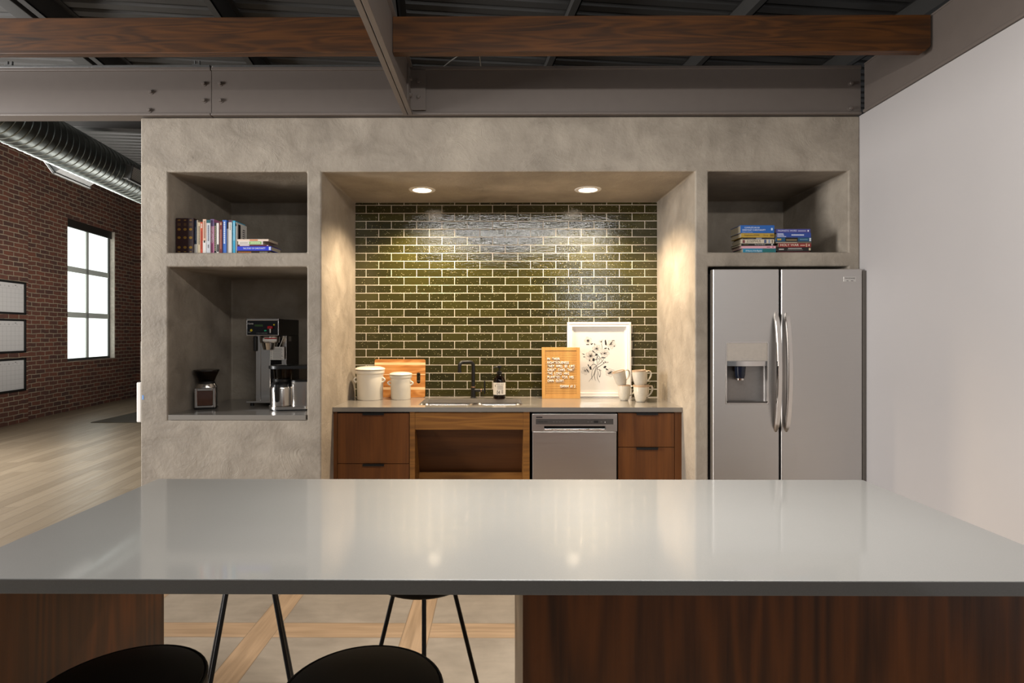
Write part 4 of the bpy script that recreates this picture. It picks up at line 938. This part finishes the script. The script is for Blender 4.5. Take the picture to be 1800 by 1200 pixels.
for i, (a, b_, t_, dp, col, lab, let) in enumerate(up):
    dd = ds+rnd.uniform(0, .012) if i > 2 else ds; x0, x1 = wx(zx(a), dd), wx(zx(b_), dd); h = wz(zy(t_), dd, zx(a))-zs1
    bk = book(x1-x0, h, dp, col, lab, 'books standing on the upper left shelf', let); bk.location = (x0, dd, zs1+.0003)
    if i == len(up)-1:
        q = MB().box(x1-x0+.0002, x1-x0+.0008, .02, .055, .02, h-.01).build('black_cover_block', bmat('#141318'), bk)
        q2 = MB()
        for k in range(8): q2.box(x1-x0+.0002, x1-x0+.0008, .085+.003*(k % 2), .12, h*.35+.014*k, h*.35+.014*k+.006)
        q2.build('cover_print', bmat('#26242a'), bk)
def lying(group, rows, z0, dd, dp, kx, ky, floor_py):
    zc_ = z0+.0003
    for (a, b_, t_, col, lab, let) in rows:
        x0, x1 = wx(kx(a), dd), wx(kx(b_), dd); zt_ = wz(ky(t_), dd, kx(a)); th = max(.008, zt_-zc_)
        bk = book(th, x1-x0, dp, col, lab, group, let); bk.rotation_euler = (0, R(-90), R(rnd.uniform(-2, 2))); bk.location = (x1, dd+rnd.uniform(0, .006), zc_); zc_ += th+.0004
lying('books lying on the upper left shelf', [
    (1050, 1562, 634, '#2a130c', 'dark brown book at the bottom of the left lying pile', [bar(.05, .45, '#b06a30', .3, .7, 10), bar(.7, .95, '#8a8478', .3, .7, 5)]),
    (1045, 1590, 564, '#1f37c4', 'royal blue book about the story of Christianity in the left pile', [('t', 'THE STORY OF CHRISTIANITY', .55, .17, .83, '#eef0ff', .02), ('b', .93, .985, '#d8e4f4', .15, .85, 'publisher_mark')]),
    (1052, 1552, 538, '#5a1733', 'thin maroon book on the royal blue one', [('b', .08, .38, '#e2d6da', .2, .8, 'pale_patch'), ('b', .93, .97, '#e2d6da', .3, .7, 'mark')]),
    (1062, 1458, 484, '#dcd8d0', 'white and green paperback second from the top of the left pile', [('b', .45, .94, '#7fae52', .1, .9, 'green_patch'), bar(.5, .9, '#e4f0d0', .35, .65, 12), bar(.06, .4, '#b8a8a0', .35, .65, 9)]),
    (1046, 1545, 450, '#e6cfbc', 'pale book on top of the left lying pile', [('b', .4, .66, '#c9763a', .2, .8, 'orange_patch')])], zs1, 3.735, .16, zx, zy, 0)
def qx(v): return 1270+v/10.588
def qy(v): return 380+v/10.588
lying('books piled on the right shelf', [
    (382, 992, 598, '#1f86a8', 'teal book at the bottom of the left pile above the refrigerator', [('t', 'A History of the Baptists', .5, .08, .58, '#eef6f8', .02), ('t', 'Baker', .5, .68, .78, '#eef6f8', .02), ('b', .6, .98, '#1c6f70', .0, 1, 'green_end')]),
    (356, 995, 551, '#e3a8b4', 'pink book second from the bottom of the pile', [bar(.74, .83, '#8a3040', .35, .65, 4), ('b', .9, .93, '#8a3040', .3, .7, 'mark')]),
    (348, 970, 506, '#1b1815', 'black book under the cream Josephus volume', [('t', 'The Sacred Ethos', .62, .40, .72, '#e8e4dc', .02), bar(.08, .22, '#6a5a30', .35, .65, 5), ('b', .91, .95, '#e8e4dc', .25, .75, 'mark')]),
    (357, 968, 424, '#d3c6b0', 'cream Josephus volume in the pile above the refrigerator', [('t', 'JOSEPHUS', .8, .17, .60, '#2e2620', .02), ('b', .05, .12, '#7a3a40', .15, .85, 'emblem'), ('b', .70, .77, '#4a5a80', .1, .9, 'emblem'), ('b', .83, .88, '#8a98b0', .1, .9, 'emblem'), ('b', .93, .96, '#6a5a4a', .15, .85, 'mark')]),
    (390, 968, 396, '#22201f', 'thin black book with a grey picture on its spine', [('b', .42, .60, '#8d8f94', .05, .95, 'grey_picture'), bar(.15, .35, '#7a7672', .4, .6, 6)]),
    (347, 972, 314, '#b8963a', 'mustard yellow book under the thick blue one', [('t', 'Evangelicalism DIVIDED', .5, .09, .55, '#2a2214', .02), ('t', 'Murray', .45, .67, .81, '#5a4618', .02), ('b', .87, .98, '#7a6224', .25, .75, 'publisher_mark')]),
    (334, 970, 166, '#1f5fae', 'thick bright blue book topping the left pile above the refrigerator', [('t', 'COMPLETE BOOK', .27, .12, .57, '#eef4ff', .18), ('t', 'EVERYDAY CHRISTIANITY', .27, .06, .74, '#eef4ff', -.12), ('t', 'Banks & Stevens', .15, .06, .36, '#cfe0f6', -.38), ('b', .90, .95, '#cfe0f6', .35, .65, 'publisher_mark')])], zs1, 3.725, .155, qx, qy, 0)
lying('books piled on the right shelf', [
    (1032, 1640, 648, '#4a1418', 'thin dark red book at the bottom of the right pile', []),
    (1028, 1660, 576, '#1a1717', 'black book with white print under Holy War', [bar(.05, .2, '#d8d4cc', .35, .65, 5), bar(.32, .72, '#d8d4cc', .6, .8, 15), bar(.3, .75, '#8a857c', .25, .4, 20), ('b', .92, .97, '#d8c8a0', .2, .8, 'mark')]),
    (1048, 1650, 501, '#8a2826', 'red Holy War book in the right pile', [('t', 'HOLY WAR', .85, .05, .62, '#f0e2cc', .02), bar(.67, .82, '#e0b8a0', .35, .6, 5), ('b', .84, .88, '#c8a080', .1, .9, 'mark'), ('b', .92, .95, '#e8d8c8', .25, .75, 'mark')]),
    (1000, 1660, 470, '#6a6152', 'thin grey brown book above Holy War', [('b', .02, .6, '#9a9080', .1, .9, 'pale_panel')]),
    (985, 1662, 395, '#1a4f72', 'dark blue book with a black middle panel in the right pile', [('b', .27, .62, '#15120f', 0, 1, 'black_panel'), bar(.30, .60, '#b8a070', .25, .5, 12), ('b', .05, .16, '#c8a030', .3, .7, 'gold_patch'), bar(.68, .9, '#6a90a8', .35, .65, 6), ('b', .94, .985, '#d8dce0', .1, .9, 'white_mark')]),
    (1012, 1652, 306, '#2b4796', 'blue book second from the top of the right pile', [bar(.02, .2, '#dfe4f2', .68, .85, 5), bar(.02, .22, '#dfe4f2', .4, .55, 5), bar(.02, .28, '#dfe4f2', .12, .26, 7), bar(.43, .80, '#dfe4f2', .4, .66, 14)]),
    (1000, 1642, 233, '#43448c', 'violet blue Prophetic Word book topping the right pile', [('t', 'PROPHETIC WORD', .62, .07, .61, '#dcdcf0', .02), bar(.65, .88, '#c0c0e0', .38, .6, 10), ('b', .92, .95, '#f0f0f8', .3, .7, 'mark')])], zs1, 3.725, .15, qx, qy, 0)
